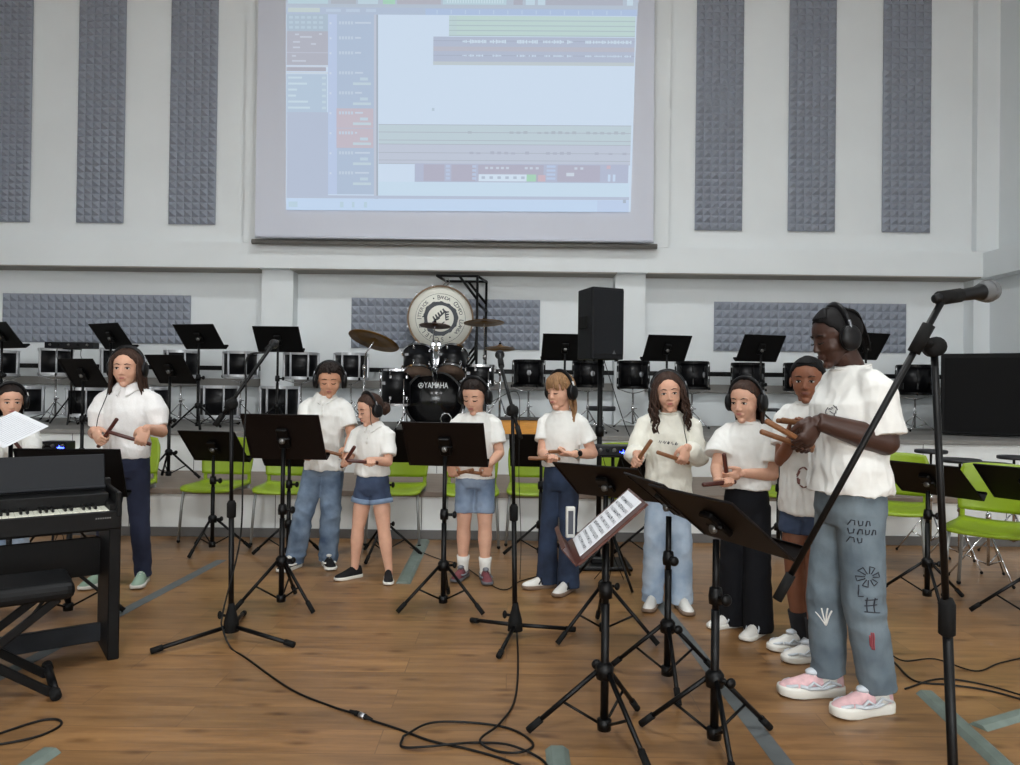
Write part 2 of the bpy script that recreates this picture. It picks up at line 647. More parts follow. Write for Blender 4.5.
def hand_shapes(mb, W, d, t, nrm, k, fd, grip=True):
    """palm, four curled fingers of different length and a thumb that closes against the stick"""
    def P(a, b, c):
        return W + (d * a + t * b + nrm * c) * k
    mb.tube([W - fd * .035 * k, W, P(.022, 0, 0)], [.0225 * k, .0225 * k, .021 * k], 14)
    mb.ell(tuple(W), (.0235 * k,) * 3, 12, 8)
    fr = Matrix((( d.x, t.x, nrm.x, 0), (d.y, t.y, nrm.y, 0), (d.z, t.z, nrm.z, 0), (0, 0, 0, 1)))
    M = Matrix.Translation(W) @ fr @ Matrix.Scale(k, 4)
    mb.ell((.048, 0, 0), (.056, .040, .0165), 16, 12, M)
    mb.ell((.078, .004, .0), (.022, .040, .0145), 14, 10, M)
    mb.ell((.030, .028, .008), (.034, .018, .017), 12, 10, M)
    for off, fl in ((.030, .93), (.0105, 1.03), (-.0095, .97), (-.0285, .78)):
        a1, a2, a3 = (R(48), R(128), R(205)) if grip else (R(18), R(45), R(65))
        p = [(.070, 0.0), (.090, 0.0)]
        for ang, ln in ((a1, .040), (a2, .027), (a3, .022)):
            x, z = p[-1]
            p.append((x + math.cos(ang) * ln * fl, z + math.sin(ang) * ln * fl))
        mb.tube([P(x, off, z) for x, z in p], [.0095 * k, .0096 * k, .0088 * k, .0082 * k, .0068 * k], 10)
        mb.ell(tuple(P(p[-1][0], off, p[-1][1])), (.007 * k,) * 3, 8, 6)
    if grip:
        th = [(.012, .030, .006), (.040, .050, .014), (.066, .052, .030), (.088, .044, .042)]
    else:
        th = [(.012, .030, .006), (.035, .055, .012), (.058, .066, .018), (.078, .068, .022)]
    mb.tube([P(*q) for q in th], [.015 * k, .0125 * k, .0105 * k, .0085 * k], 10)
    mb.ell(tuple(P(*th[-1])), (.0088 * k,) * 3, 8, 6)
    return P(.094, 0, .020)


def crease(me, amp, sx, sy, sz, seed, zfun=None, drape=.4):
    """cloth folds: soft valleys and ridges, stronger where zfun says"""
    src = [(v.co.copy(), v.normal.copy()) for v in me.vertices]
    flat = []
    for p, nr in src:
        a = noise.noise(V((p.x * sx + seed, p.y * sy, p.z * sz)))
        b = noise.noise(V((p.x * sx * 2.3, p.y * sy * 2.3 + seed, p.z * sz * 2.0)))
        c = noise.noise(V((p.x * 26 + p.z * 9 + seed, p.y * 26, p.z * 7 - p.x * 9)))
        k = amp * (zfun(p) if zfun else 1.0)
        flat.extend(p + nr * k * (.45 - abs(a) * 2.6 + .45 * b - .9 * abs(c) * drape))
    me.vertices.foreach_set('co', flat)


SHIRT_M = {}


def shoe(parent, pos, toe, k, upper, sole, lace, stripe=None, chunky=1.0, tongue=None):
    """one shoe: upper with sole and laces as its own pieces. pos: ankle on the ground, toe: direction angle of the toe from -y"""
    M = Matrix.Translation(pos) @ Matrix.Rotation(toe, 4, 'Z') @ Matrix.Scale(k, 4)
    sh = .026 * chunky
    # sole outline along -y (toe) : (y, half width)
    prof = [(.075, .018), (.068, .030), (.045, .036), (.0, .034), (-.05, .037), (-.10, .044), (-.14, .043), (-.165, .034), (-.180, .018)]
    out = [(w, y) for y, w in prof] + [(-w, y) for y, w in reversed(prof)]
    so = MB()
    n = len(out)
    vs, fs = [], []
    for z, g in ((0, .94), (.004, 1.0), (sh * .75, 1.03), (sh, .98)):
        for (x, y) in out:
            lift = .010 * max(0, (-y - .12) / .06) if z < .01 else .004 * max(0, (-y - .12) / .06)
            vs.append((x * g, y * (.99 if g < 1 else 1.0), z + lift))
    for i in range(3):
        for j in range(n):
            fs.append([i * n + j, i * n + (j + 1) % n, (i + 1) * n + (j + 1) % n, (i + 1) * n + j])
    fs.append(list(range(n - 1, -1, -1)))
    fs.append([3 * n + j for j in range(n)])
    up = MB()
    rings = []
    for y, w, h in ((.070, .020, .060), (.060, .030, .078), (.035, .034, .082), (.0, .034, .080), (-.035, .035, .074), (-.07, .038, .060), (-.11, .041, .046), (-.145, .038, .038), (-.168, .028, .030), (-.178, .014, .020)):
        rings.append((y, w, h))
    uv, uf = [], []
    m = 14
    for (y, w, h) in rings:
        for j in range(m):
            q = 2 * pi * j / m
            cx, cz = math.cos(q), math.sin(q)
            z = sh * .6 + (h - sh * .0) * (max(0, cz) ** .8) if cz > 0 else sh * .6 + .004 * cz
            uv.append((w * math.copysign(abs(cx) ** .75, cx) * (1 - .25 * max(0, cz)), y, z))
    for i in range(len(rings) - 1):
        for j in range(m):
            uf.append([i * m + j, i * m + (j + 1) % m, (i + 1) * m + (j + 1) % m, (i + 1) * m + j])
    uf.append(list(range(m - 1, -1, -1)))
    uf.append([(len(rings) - 1) * m + j for j in range(m)])
    up.add(uv, uf, 0, True, M)
    if stripe:
        for s in (-1, 1):
            for i in range(3):
                y = -.015 - i * .022
                up.tube([(s * .0385, y - .012, .036), (s * .0375, y + .002, .056), (s * .030, y + .012, .080)], .0048, 6, True, 1, False, M)
    if tongue:
        up.ell((0, -.042, .090), (.024, .034, .014), 10, 8, M, 1)
        up.tube([(-.0355, .03, .052), (-.0385, -.02, .040), (-.041, -.075, .040), (-.036, -.11, .048)], .0075, 6, True, 1, False, M)
        up.tube([(.0355, .03, .052), (.0385, -.02, .040), (.041, -.075, .040), (.036, -.11, .048)], .0075, 6, True, 1, False, M)
    if chunky > 1.2:
        for s in (-1, 1):
            up.tube([(s * .041, .045, .050), (s * .0405, .0, .066), (s * .0415, -.030, .044), (s * .039, -.060, .062), (s * .0425, -.085, .044)], .0055, 6, True, 1, False, M)
            up.tube([(s * .036, -.12, .050), (s * .030, -.145, .046), (s * .012, -.165, .040)], .006, 6, True, 1, False, M)
    u = up.build('shoe', [upper, stripe or tongue or upper], parent)
    so.add(vs, fs, 0, True, M)
    so.build('sole', sole, u)
    la = MB()
    for i in range(4):
        y = -.035 - i * .018
        h = .078 - .0 + (.0 - i * .0095) + sh * .6 - .004
        la.tube([(-.020, y + .006, h - .010), (0, y, h + .003), (.020, y + .006, h - .010)], .0035, 6, True, 0, False, M)
    la.build('shoelace', lace, u)
    return u


def headphones(name, label, Mh, parent_loc, rz, col, accent, cord=None, group='headphones worn by the players', tilt=0.0):
    """over-ear headphones: band, two cups with pads"""
    root = empty(name, parent_loc, rz)
    tag(root, label, 'headphones', group)
    M = Mh @ Matrix.Rotation(tilt, 4, 'X')
    b = MB()
    pts = []
    for i in range(21):
        q = pi * i / 20
        pts.append((.425 * math.cos(q), .03, .03 + .53 * math.sin(q) ** .9 if math.sin(q) > 0 else .03))
    b.tube(pts, [.035 + .022 * math.sin(pi * i / 20) for i in range(21)], 10, True, 0, False, M, .75)
    b.build('headband', col, root)
    for s in (-1, 1):
        c = MB()
        Mc = M @ Matrix.Translation((s * .365, .03, -.02)) @ Matrix.Rotation(s * pi / 2, 4, 'Y') @ Matrix.Scale(1.25, 4, V((1, 0, 0)))
        c.lathe([(.12, .0), (.165, .015), (.17, .075), (.15, .105), (.09, .125), (.02, .13)], 24, Mc)
        cup = c.build('ear_cup', col, root)
        p = MB()
        p.lathe([(.10, -.035), (.155, -.035), (.175, -.01), (.17, .02), (.12, .02)], 24, Mc)
        p.build('ear_pad', MATS['rubber'], cup)
        y = MB()
        y.tube([(s * .455, .03, .02), (s * .452, .03, .18), (s * .425, .03, .27)], [.022, .024, .026], 8, True, 0, False, M)
        y.build('yoke', accent, root)
    if cord:
        k = MB()
        k.tube(smooth_path(cord, 6), .0028, 6)
        k.build('cord', MATS['cable'], root)
    return root


def person(label, spec, build_only=None):
    H = spec['H']
    hh = spec.get('hs', .165) * H
    wd = spec.get('wide', 1.0)
    loc = V((spec['at'][0], spec['at'][1], 0))
    yaw = R(spec.get('yaw', 0))
    rnd = random.Random(int(H * 1000) + int(abs(loc.x) * 100))
    root = empty('person', loc, yaw)
    tag(root, label, 'person')
    Minv = (Matrix.Translation(loc) @ Matrix.Rotation(yaw, 4, 'Z')).inverted()
    skin, hairm = spec['skin'], spec['hair_mat']
    nb = H - hh - spec.get('neck', -.008) * H                       # base of the neck
    sz = nb - .040 * H                           # shoulder joints
    sx = .088 * H * wd
    lean = spec.get('lean', 0.0)
    aw = spec.get('arm', 1.0)
    body = MB()
    # ---- head
    Mh = (Matrix.Translation((lean, -spec.get('fwd', .012) * H, H - hh * .86)) @ Matrix.Rotation(R(spec.get('head_yaw', 0)), 4, 'Z') @ Matrix.Rotation(R(spec.get('head_pitch', 0)), 4, 'X')
          @ Matrix.Rotation(R(spec.get('head_roll', 0)), 4, 'Y') @ Matrix.Translation((0, 0, hh * .36)) @ Matrix.Scale(hh, 4))
    hb = MB()
    head_shapes(hb)
    hme = remeshed(hb, .016, 3)
    fin = MB()
    fin.join(hme, 0, Mh)
    bpy.data.meshes.remove(hme)
    face_marks(fin, spec.get('eyes', 'open'), Mh, 1, 2, 3, 4)
    # ---- trunk under the clothes, neck, arms, legs
    neck_top = Mh @ V((0, .03, -.22))
    body.tube([(0, .004, nb - .05 * H), (0, .0, nb), neck_top], [.042 * H, .034 * H, .036 * H], 16)
    body.loft([(0, 0, .49 * H, .06 * H * wd, .042 * H), (0, 0, .55 * H, .07 * H * wd, .046 * H), (0, 0, .65 * H, .075 * H * wd, .05 * H), (0, 0, .75 * H, .08 * H * wd, .05 * H), (0, 0, nb - .02 * H, .04 * H, .035 * H)], 16)
    hands = {}
    hk = H / 1.62
    la, lf = spec.get('upper', .168) * H, spec.get('fore', .142) * H
    arms = {}
    for s, key in ((-1, 'right'), (1, 'left')):
        S = V((s * sx, .006 * H, sz))
        W = Minv @ V(spec[key])
        E, W = ik(S, W, la, lf, V(spec.get('pole_' + key, (s * .42, .30, -1))))
        body.tube([S + (E - S).normalized() * .02 * H, S.lerp(E, .5), E], [.024 * H, .027 * H * (.4 + .6 * aw), .0245 * H * aw], 14)
        body.ell(tuple(E), (.0252 * H * aw,) * 3, 14, 10)
        body.tube([E, E.lerp(W, .3), E.lerp(W, .8), W], [.0245 * H * aw, .0255 * H * aw, .019 * H * aw, .0165 * H * aw], 14)
        arms[key] = (S, E, W)
        sd = spec['stick_' + key]
        sdir = (Minv.to_3x3() @ V(sd)).normalized()
        d = (W - E).normalized()
        if 'dir_' + key in spec:
            d = (Minv.to_3x3() @ V(spec['dir_' + key])).normalized()
        d = (d - sdir * d.dot(sdir)).normalized()
        nrm = sdir.cross(d) if s < 0 else d.cross(sdir)
        hm = MB()
        c = hand_shapes(hm, W, d, sdir, nrm, hk, (W - E).normalized())
        me = remeshed(hm, .0032, 1)
        fin.join(me, 0)
        bpy.data.meshes.remove(me)
        hands[key] = (c, sdir)
    bot = spec['bottom']
    fx = spec.get('feet', [(-.07, 0, -8), (.07, 0, 8)])
    legs = []
    for i, s in ((0, -1), (1, 1)):
        hip = V((s * .044 * H * wd, .004, .49 * H))
        ank = V((fx[i][0], fx[i][1] + .01, .05 * H))
        knee = hip.lerp(ank, .5) + V((s * .004, -.016 * H, 0))
        legs.append((hip, knee, ank))
        if bot['kind'] == 'shorts':
            body.tube([hip, hip.lerp(knee, .5), knee, knee.lerp(ank, .3), knee.lerp(ank, .75), ank, ank + V((0, 0, -.03))],
                      [.040 * H, .046 * H, .034 * H, .036 * H, .025 * H, .021 * H, .022 * H], 16)
    bme = remeshed(body, .0075, 2)
    fin.join(bme, 0)
    bpy.data.meshes.remove(bme)
    fin.build('body', [skin, spec['lip'], MATS['eye_white'], spec.get('iris', MATS['iris_brown']), spec.get('brow', hairm)], root, fix=False)
    # ---- hair
    make_hair(spec['hair'], Mh, hairm, root, rnd)
    # ---- trousers / shorts
    pm = MB()
    zt = bot.get('top', .60) * H
    pw = bot.get('hip', .090) * H * wd
    pm.loft([(0, .004, .455 * H, pw * .86, .062 * H), (0, .004, .49 * H, pw, .072 * H), (0, .004, .53 * H, pw, .070 * H), (0, .0, zt, pw * .88, .058 * H)], 22, 2.3)
    r0, r1, r2 = bot['r']
    for i, (hip, knee, ank) in enumerate(legs):
        s = (-1, 1)[i]
        hipq = V((s * bot.get('off', .040) * H * wd, .004, .50 * H))
        if bot['kind'] == 'shorts':
            end = hip.lerp(knee, bot['len'])
            a = hipq.lerp(end, .5)
            dn = (end - hipq).normalized()
            pm.tube([hipq, a, end, end, end - dn * .05], [r0 * H, r1 * H, r2 * H, (r2 * H) - .012, (r1 * H) - .014], 20)
        else:
            end = V((ank.x, ank.y + .01, bot.get('hem', .028) * H))
            pm.tube([hipq, hipq.lerp(knee, .5), knee, knee.lerp(end, .5), end, end + V((0, 0, .001)), end + V((0, 0, .03))],
                    [r0 * H, (r0 + r1) / 2 * H, r1 * H, (r1 + r2) / 2 * H, r2 * H, r2 * H - .012, r2 * H - .016], 20)
    pme = remeshed(pm, .0075, 2)
    sd = rnd.random() * 30
    if bot['kind'] == 'shorts':
        crease(pme, .003, 14, 14, 20, sd)
    else:
        kz = .26 * H
        crease(pme, bot.get('fold', .0055) * .62, 9, 9, 12, sd, lambda p: .35 + .9 * math.exp(-((p.z - kz) / (.09 * H)) ** 2) + 1.0 * math.exp(-((p.z - .06 * H) / (.06 * H)) ** 2) + .4 * math.exp(-((p.z - .46 * H) / (.04 * H)) ** 2))
    pme.update()
    trousers = link_mesh(bot.get('name', 'jeans'), pme, bot['mat'], root)
    belt = MB()
    belt.loft([(0, 0, zt - .022, pw * .885 + .003, .059 * H + .003), (0, 0, zt + .004, pw * .875 + .003, .058 * H + .003)], 22, 2.3)
    belt.build('waistband', bot['mat'], trousers)
    if bot.get('cuff'):
        for i, (hip, knee, ank) in enumerate(legs):
            hipq = V(((-1, 1)[i] * bot.get('off', .040) * H * wd, .004, .50 * H))
            end = hip.lerp(knee, bot['len'])
            cb = MB()
            dn = (end - hipq).normalized()
            cb.tube([end - dn * .030, end - dn * .030, end + dn * .002, end + dn * .002, end - dn * .012], [r2 * H - .004, r2 * H + .005, r2 * H + .006, r2 * H - .006, r2 * H - .008], 22)
            cb.build('cuff', MATS['denim_pale'], trousers)
    # ---- shirt
    top = spec['top']
    sm = MB()
    zh = top.get('hem', .52) * H
    g = H * wd
    full = top.get('full', 1.0)
    q = nb / .822
    sm.loft([(0, 0, zh, .098 * g * full, .078 * H * full), (0, 0, zh + .02 * H, .099 * g * full, .079 * H * full), (0, -.004, .62 * q, .092 * g * full, .071 * H * full), (0, -.006, .68 * q, .093 * g * full, .073 * H * full),
             (0, -.005, .73 * q, .095 * g * full, .073 * H * full), (0, 0, .765 * q, .092 * g, .066 * H), (0, .002, .790 * q, .078 * g, .054 * H), (0, .003, .808 * q, .058 * g, .047 * H), (0, .003, .823 * q, .0465 * H, .0445 * H)], 26, 2.2)
    sr = top.get('sleeve_r', .046) * .86 * H
    for key, s in (('right', -1), ('left', 1)):
        S, E, W = arms[key]
        sl = top.get('sleeve', .62)
        if sl <= 1:
            end = S.lerp(E, sl)
            dn = (E - S).normalized()
            se = top.get('sleeve_end', .044) * .86 * H
            mid = S.lerp(E, sl * .55)
            sm.tube([V((s * .040 * g, .004, nb - .030 * H)), V((s * .070 * g, .004, sz + .003 * H)), S.lerp(E, .12), mid, end, end + dn * .001, end - dn * .03], [.026 * H, .033 * H, sr * .94, sr * top.get('puff', 1.0), se, se - .010, se - .012], 18)
        else:
            u = (W - E).normalized()
            sm.tube([V((s * .040 * g, .004, nb - .030 * H)), V((s * .070 * g, .004, sz + .003 * H)), S.lerp(E, .12), S.lerp(E, .6), E, E.lerp(W, .3), E.lerp(W, .75), W - u * .028, W - u * .012, W - u * .012, W - u * .03],
                    [.026 * H, .033 * H, sr, sr, sr * .95, sr * .98, sr * .92, sr * .72, sr * .52, sr * .40, sr * .4], 18)
    sme = remeshed(sm, .0075, 3)
    sd = rnd.random() * 30
    crease(sme, top.get('fold', .0042) * 1.25, 7, 7, 9, sd, lambda p: .6 + .7 * max(0, min(1, (.70 * H - p.z) / (.15 * H))), 1.5)
    sme.update()
    shirt = link_mesh(top.get('name', 't_shirt'), sme, top['mat'], root)
    col = top.get('collar', 'crew')
    cb = MB()
    if col == 'crew':
        pts = []
        for i in range(28):
            a = 2 * pi * i / 28
            pts.append((.0455 * H * math.sin(a), .003 - .0445 * H * math.cos(a), nb - .003 * H - .007 * H * math.cos(a)))
        cb.tube(pts, .0062, 8, True, 0, True)
        cb.build('neckband', top['mat'], shirt)
    else:
        gap = R(14)
        n = 30
        rows = [[], [], [], []]
        for i in range(n + 1):
            a = gap + (2 * pi - 2 * gap) * i / n
            w = .026 if col == 'polo' else .034
            fr = math.exp(-((min(a, 2 * pi - a) - gap) / .5) ** 2)
            dx, dy = math.sin(a), -math.cos(a)
            base = V((0, .004, nb))
            rows[0].append(base + V((dx * .038 * H, dy * .040 * H, .012 * H - .012 * H * fr)))
            rows[1].append(base + V((dx * .042 * H, dy * .044 * H, .018 * H - .014 * H * fr)))
            rows[2].append(base + V((dx * (.048 * H + w * .75), dy * (.048 * H + w * .5) - fr * .016, -.004 * H - fr * (.030 * H) - w * .25)))
            rows[3].append(base + V((dx * (.044 * H + w * .7), dy * (.044 * H + w * .45) - fr * .014, -.010 * H - fr * (.030 * H) - w * .25)))
        vs = [p for r in rows for p in r]
        m = n + 1
        fs = []
        for j in range(4):
            for i in range(n):
                j2 = (j + 1) % 4
                fs.append([j * m + i, j * m + i + 1, j2 * m + i + 1, j2 * m + i])
        fs.append([0, m, 2 * m, 3 * m])
        fs.append([n, m + n, 2 * m + n, 3 * m + n])
        cb.add(vs, fs, 0, False)
        cb.build('collar', top['mat'], shirt)
        if col == 'polo':
            pk = MB()
            bv = BVHTree.FromPolygons([v.co for v in sme.vertices], [list(p.vertices) for p in sme.polygons])
            pts = []
            for i in range(6):
                z = nb - .03 * H - i * .014 * H
                h = bv.ray_cast(V((0, -1, z)), V((0, 1, 0)))
                if h[0]:
                    pts.append(h[0] + V((0, -.001, 0)))
            if len(pts) > 2:
                pk.tube(pts, .010, 8, True, 0, False, None, .25)
                for p in pts[1::2]:
                    pk.ell(tuple(p + V((0, -.004, 0))), (.005, .002, .005), 8, 6, None, 1)
                pk.build('placket', [top['mat'], MATS['button']], shirt)
    # ---- shoes and socks
    fs_ = spec['shoes']
    for i, (hip, knee, ank) in enumerate(legs):
        shoe(root, V((fx[i][0], fx[i][1], 0)), R(fx[i][2]), fs_.get('k', H / 1.5 * 1.0), fs_['upper'], fs_['sole'], fs_['lace'], fs_.get('stripe'), fs_.get('chunky', 1.0), fs_.get('tongue'))
        if spec.get('sock'):
            so = MB()
            sk_ = (knee - ank).normalized()
            shh = spec.get('sock_h', .06)
            so.tube([ank - sk_ * .03, ank, ank + sk_ * shh * .5, ank + sk_ * shh], [.029 * H, .0265 * H, .0265 * H + shh * .05, .027 * H + shh * .10], 18)
            so.build('sock', spec['sock'], root)
    # ---- the two sticks in the hands: things of their own
    Mw = Matrix.Translation(loc) @ Matrix.Rotation(yaw, 4, 'Z')
    for key in ('right', 'left'):
        c, sdir = hands[key]
        cw = Mw @ c
        dw = (Mw.to_3x3() @ sdir).normalized()
        L = spec.get('stick_len', .20)
        st = MB()
        st.lathe([(.008, -L / 2), (.0115, -L / 2 + .004), (.0115, L / 2 - .004), (.008, L / 2)], 14, None)
        o = st.build('clave', spec.get('stick_mat', MATS['rosewood']))
        o.rotation_mode = 'QUATERNION'
        o.location = cw + dw * (L * .26)
        o.rotation_quaternion = dw.to_track_quat('Z', 'Y')
        o['label'] = spec['stick_label_' + key]
        o['category'] = 'stick'
        o['group'] = 'wooden claves in the players hands'
    # ---- headphones
    if spec.get('phones'):
        ph = spec['phones']
        cord = None
        if 'cord' in ph:
            cord = [Mh @ V((ph['cord_side'] * .38, .03, -.20))] + [Minv @ V(p) for p in ph['cord']]
        headphones('headphones', ph['label'], Mh, loc, yaw, MATS[ph.get('mat', 'headphone_black')], MATS[ph.get('accent', 'headphone_grey')], cord, tilt=R(ph.get('tilt', 0)))
    return dict(root=root, shirt=shirt, trousers=trousers, Mh=Mh, Minv=Minv, arms=arms, H=H)


def print_strokes(P, target, strokes, origin, u, v, d, r, material, name='print'):
    """thin printed marks laid on a garment: strokes are 2-d polylines in metres, cast along d (all in the person's own axes)"""
    me = target.data
    bv = BVHTree.FromPolygons([x.co for x in me.vertices], [list(p.vertices) for p in me.polygons])
    mb = MB()
    for st in strokes:
        pts = []
        for i in range(len(st) - 1):
            (x0, y0), (x1, y1) = st[i], st[i + 1]
            k = max(1, int(math.hypot(x1 - x0, y1 - y0) / .008))
            for j in range(k):
                pts.append((x0 + (x1 - x0) * j / k, y0 + (y1 - y0) * j / k))
        pts.append(st[-1])
        out = []
        for (x, y) in pts:
            h = bv.ray_cast(origin + u * x + v * y - d * .4, d)
            if h[0] is not None:
                out.append(h[0] - d * .0008)
        dep = [q.dot(d) for q in out]
        if len(out) > 1 and len(out) >= len(pts) * .8 and max(dep) - min(dep) < .05:
            mb.tube(out, r, 5, True, 0, False, None, .5)
    if mb.v:
        return mb.build(name, material, target)
# ---------------------------------------------------------------- the players
def skin(name, rgb, lip, rough=.5):
    a = mat('skin_' + name, rgb, rough, noise_amt=.05, noise_scale=25, spec=.35)
    a.node_tree.nodes['Principled BSDF'].inputs['Subsurface Weight'].default_value = .08
    a.node_tree.nodes['Principled BSDF'].inputs['Subsurface Radius'].default_value = (.01, .004, .002)
    b = mat('lip_' + name, lip, .45)
    return a, b


SK_FAIR, LIP_FAIR = skin('fair', (206, 160, 136), (170, 100, 92))
SK_OLIVE, LIP_OLIVE = skin('olive', (196, 146, 118), (158, 92, 84))
SK_TAN, LIP_TAN = skin('tan', (132, 86, 64), (110, 62, 54))
SK_DARK, LIP_DARK = skin('dark', (64, 42, 34), (66, 38, 36), .42)
white_cot = mat('white_cotton', (226, 226, 222), .85, noise_amt=.02, noise_scale=40, bump=.15, bump_scale=500, sheen=.1)
cream_cot = mat('cream_fleece', (222, 220, 208), .92, noise_amt=.03, noise_scale=60, bump=.3, bump_scale=350, sheen=.2)
lace_cot = mat('white_blouse', (228, 227, 226), .8, noise_amt=.035, noise_scale=120, bump=.5, bump_scale=260)


def denim(name, a, b):
    return mat(name, a, .88, rgb2=b, noise_scale=7, bump=.3, bump_scale=420)


d_navy = denim('denim_navy', (28, 34, 56), (36, 44, 70))
d_mid = denim('denim_mid', (64, 82, 106), (122, 140, 160))
d_short = denim('denim_short', (42, 54, 78), (66, 82, 110))
d_light_s = denim('denim_light_short', (88, 106, 132), (134, 150, 170))
d_dark = denim('denim_dark', (18, 28, 48), (40, 56, 82))
d_pale = denim('denim_light', (130, 150, 174), (178, 192, 206))
d_grey = denim('denim_grey', (84, 97, 107), (112, 125, 133))
blk_tr = mat('black_cloth', (14, 15, 20), .85, bump=.2, bump_scale=300)
H_DK = mat('hair_dark', (26, 20, 18), .6, spec=.22, rgb2=(40, 30, 26), noise_scale=26, stretch=(6, 6, 1))
H_BR = mat('hair_brown', (42, 28, 22), .6, spec=.22, rgb2=(66, 46, 36), noise_scale=26, stretch=(6, 6, 1))
H_BL = mat('hair_blond', (112, 82, 56), .6, spec=.22, rgb2=(158, 122, 86), noise_scale=26, stretch=(6, 6, 1))
H_BK = mat('hair_black', (9, 8, 9), .62, spec=.18, rgb2=(17, 15, 16), noise_scale=26, stretch=(6, 6, 1))
w_sole = mat('white_rubber', (214, 212, 204), .6)
w_lea = mat('white_leather', (216, 214, 208), .45)
b_sue = mat('black_suede', (24, 24, 26), .8)
sage = mat('sage_canvas', (140, 164, 146), .8)
maroon = mat('maroon_knit', (112, 58, 64), .8, noise_amt=.2, noise_scale=60)
grey_knit = mat('grey_knit', (110, 112, 118), .8)
pinkm = mat('pink_mesh', (206, 168, 170), .75, noise_amt=.15, noise_scale=30)
silver_p = mat('silver_panel', (190, 196, 202), .4)
gum = mat('gum_sole', (120, 100, 84), .65)
w_sock = mat('white_sock', (216, 214, 208), .9, bump=.3, bump_scale=300)
b_sock = mat('black_sock', (26, 26, 30), .9)
print_d = mat('print_dark', (44, 46, 56), .8)
print_r = mat('print_red', (150, 70, 78), .8)
RW, ST = MATS['rosewood'], MATS['stick_tan']


def base_of(px, py):
    p = ground(px, py)
    return (p.x, p.y)


def cast(label, px, py, head_py, **k):
    b = base_of(px, py)
    k['at'] = b
    # standing height: the crown of the head at picture row head_py
    k['H'] = at(px, head_py, b[1]).z - k.pop('hair_h', .012)
    for s in ('right', 'left'):
        qx, qy, dy = k[s]
        k[s] = at(qx, qy, b[1] + dy)
    return person(label, k)


# woman in the blouse, behind the piano
PB = cast('person in white puff sleeved blouse and navy jeans with shoulder length hair behind the piano', 125, 584, 347.5, hs=.165, wide=1.0, yaw=4, head_yaw=3, head_pitch=2,
          skin=SK_FAIR, lip=LIP_FAIR, hair='bob', hair_mat=H_BR, brow=H_DK, right=(94, 430, -.22), left=(146, 428, -.24),
          stick_right=(.62, -.30, .72), stick_left=(-.90, -.30, .32), dir_left=(-.85, -.3, -.25), dir_right=(.8, -.45, .0), stick_mat=RW,
          stick_label_right='dark brown stick in the right hand of the woman in the blouse', stick_label_left='dark brown stick in the left hand of the woman in the blouse',
          top=dict(name='blouse', mat=lace_cot, collar='peter', sleeve=.86, sleeve_r=.054, sleeve_end=.040, puff=1.22, hem=.535, fold=.005),
          bottom=dict(kind='long', name='jeans', mat=d_navy, r=(.054, .040, .036), top=.60), feet=[(-.15, 0, -14), (.10, .02, 10)],
          shoes=dict(upper=sage, sole=w_sole, lace=w_lea), stick_len=.25,
          phones=dict(label='black headphones on the woman in the blouse', cord=[at(108, 392, 4.62), at(103, 405, 4.6), at(98, 418, 4.62), at(95, 440, 4.75)], cord_side=-1))
# girl at the left edge
PA = cast('person in loose white shirt cut off by the left picture edge', 8, 567, 383, hs=.182, wide=.98, yaw=14, head_yaw=28, head_pitch=8,
          skin=SK_FAIR, lip=LIP_FAIR, hair='sleek', hair_mat=H_DK, right=(-4, 458, -.26), left=(33, 455, -.24),
          stick_right=(.85, -.4, -.35), stick_left=(-.35, -.45, .80), stick_mat=RW,
          stick_label_right='reddish stick at the left picture edge above the piano', stick_label_left='dark upright stick in the hand of the girl at the left edge',
          top=dict(mat=white_cot, collar='crew', sleeve=1.5, sleeve_r=.056, hem=.46, full=1.12, fold=.007), bottom=dict(kind='long', name='jeans', mat=d_pale, r=(.054,.048,.046)),
          shoes=dict(upper=w_lea, sole=w_sole, lace=w_lea), phones=dict(label='pale headphones on the girl at the left edge', mat='headphone_black', accent='headphone_white'))
# boy in jeans
PC = cast('person with short hair in white polo shirt and long blue jeans', 323, 567, 361.5, hs=.168, wide=1.0, yaw=3, head_yaw=6, head_pitch=14, eyes='down',
          skin=SK_OLIVE, lip=LIP_OLIVE, hair='boy', hair_mat=H_DK, right=(312, 446, -.25), left=(347, 448, -.24), lean=.035,
          stick_right=(.8, -.5, .1), stick_left=(-.85, -.35, .25), stick_mat=ST,
          stick_label_right='stick in the right hand of the boy in jeans, behind the music stand', stick_label_left='stick in the left hand of the boy in jeans',
          top=dict(name='polo_shirt', mat=white_cot, collar='polo', sleeve=.72, sleeve_r=.050, sleeve_end=.052, hem=.475, full=1.02, fold=.006),
          bottom=dict(kind='long', name='jeans', mat=d_mid, r=(.057, .050, .049), fold=.011, hem=.025), feet=[(-.20, -.03, -22), (.025, .03, 22)],
          shoes=dict(upper=b_sue, sole=w_sole, lace=w_lea, tongue=w_lea), phones=dict(label='black headphones on the boy in blue jeans'))
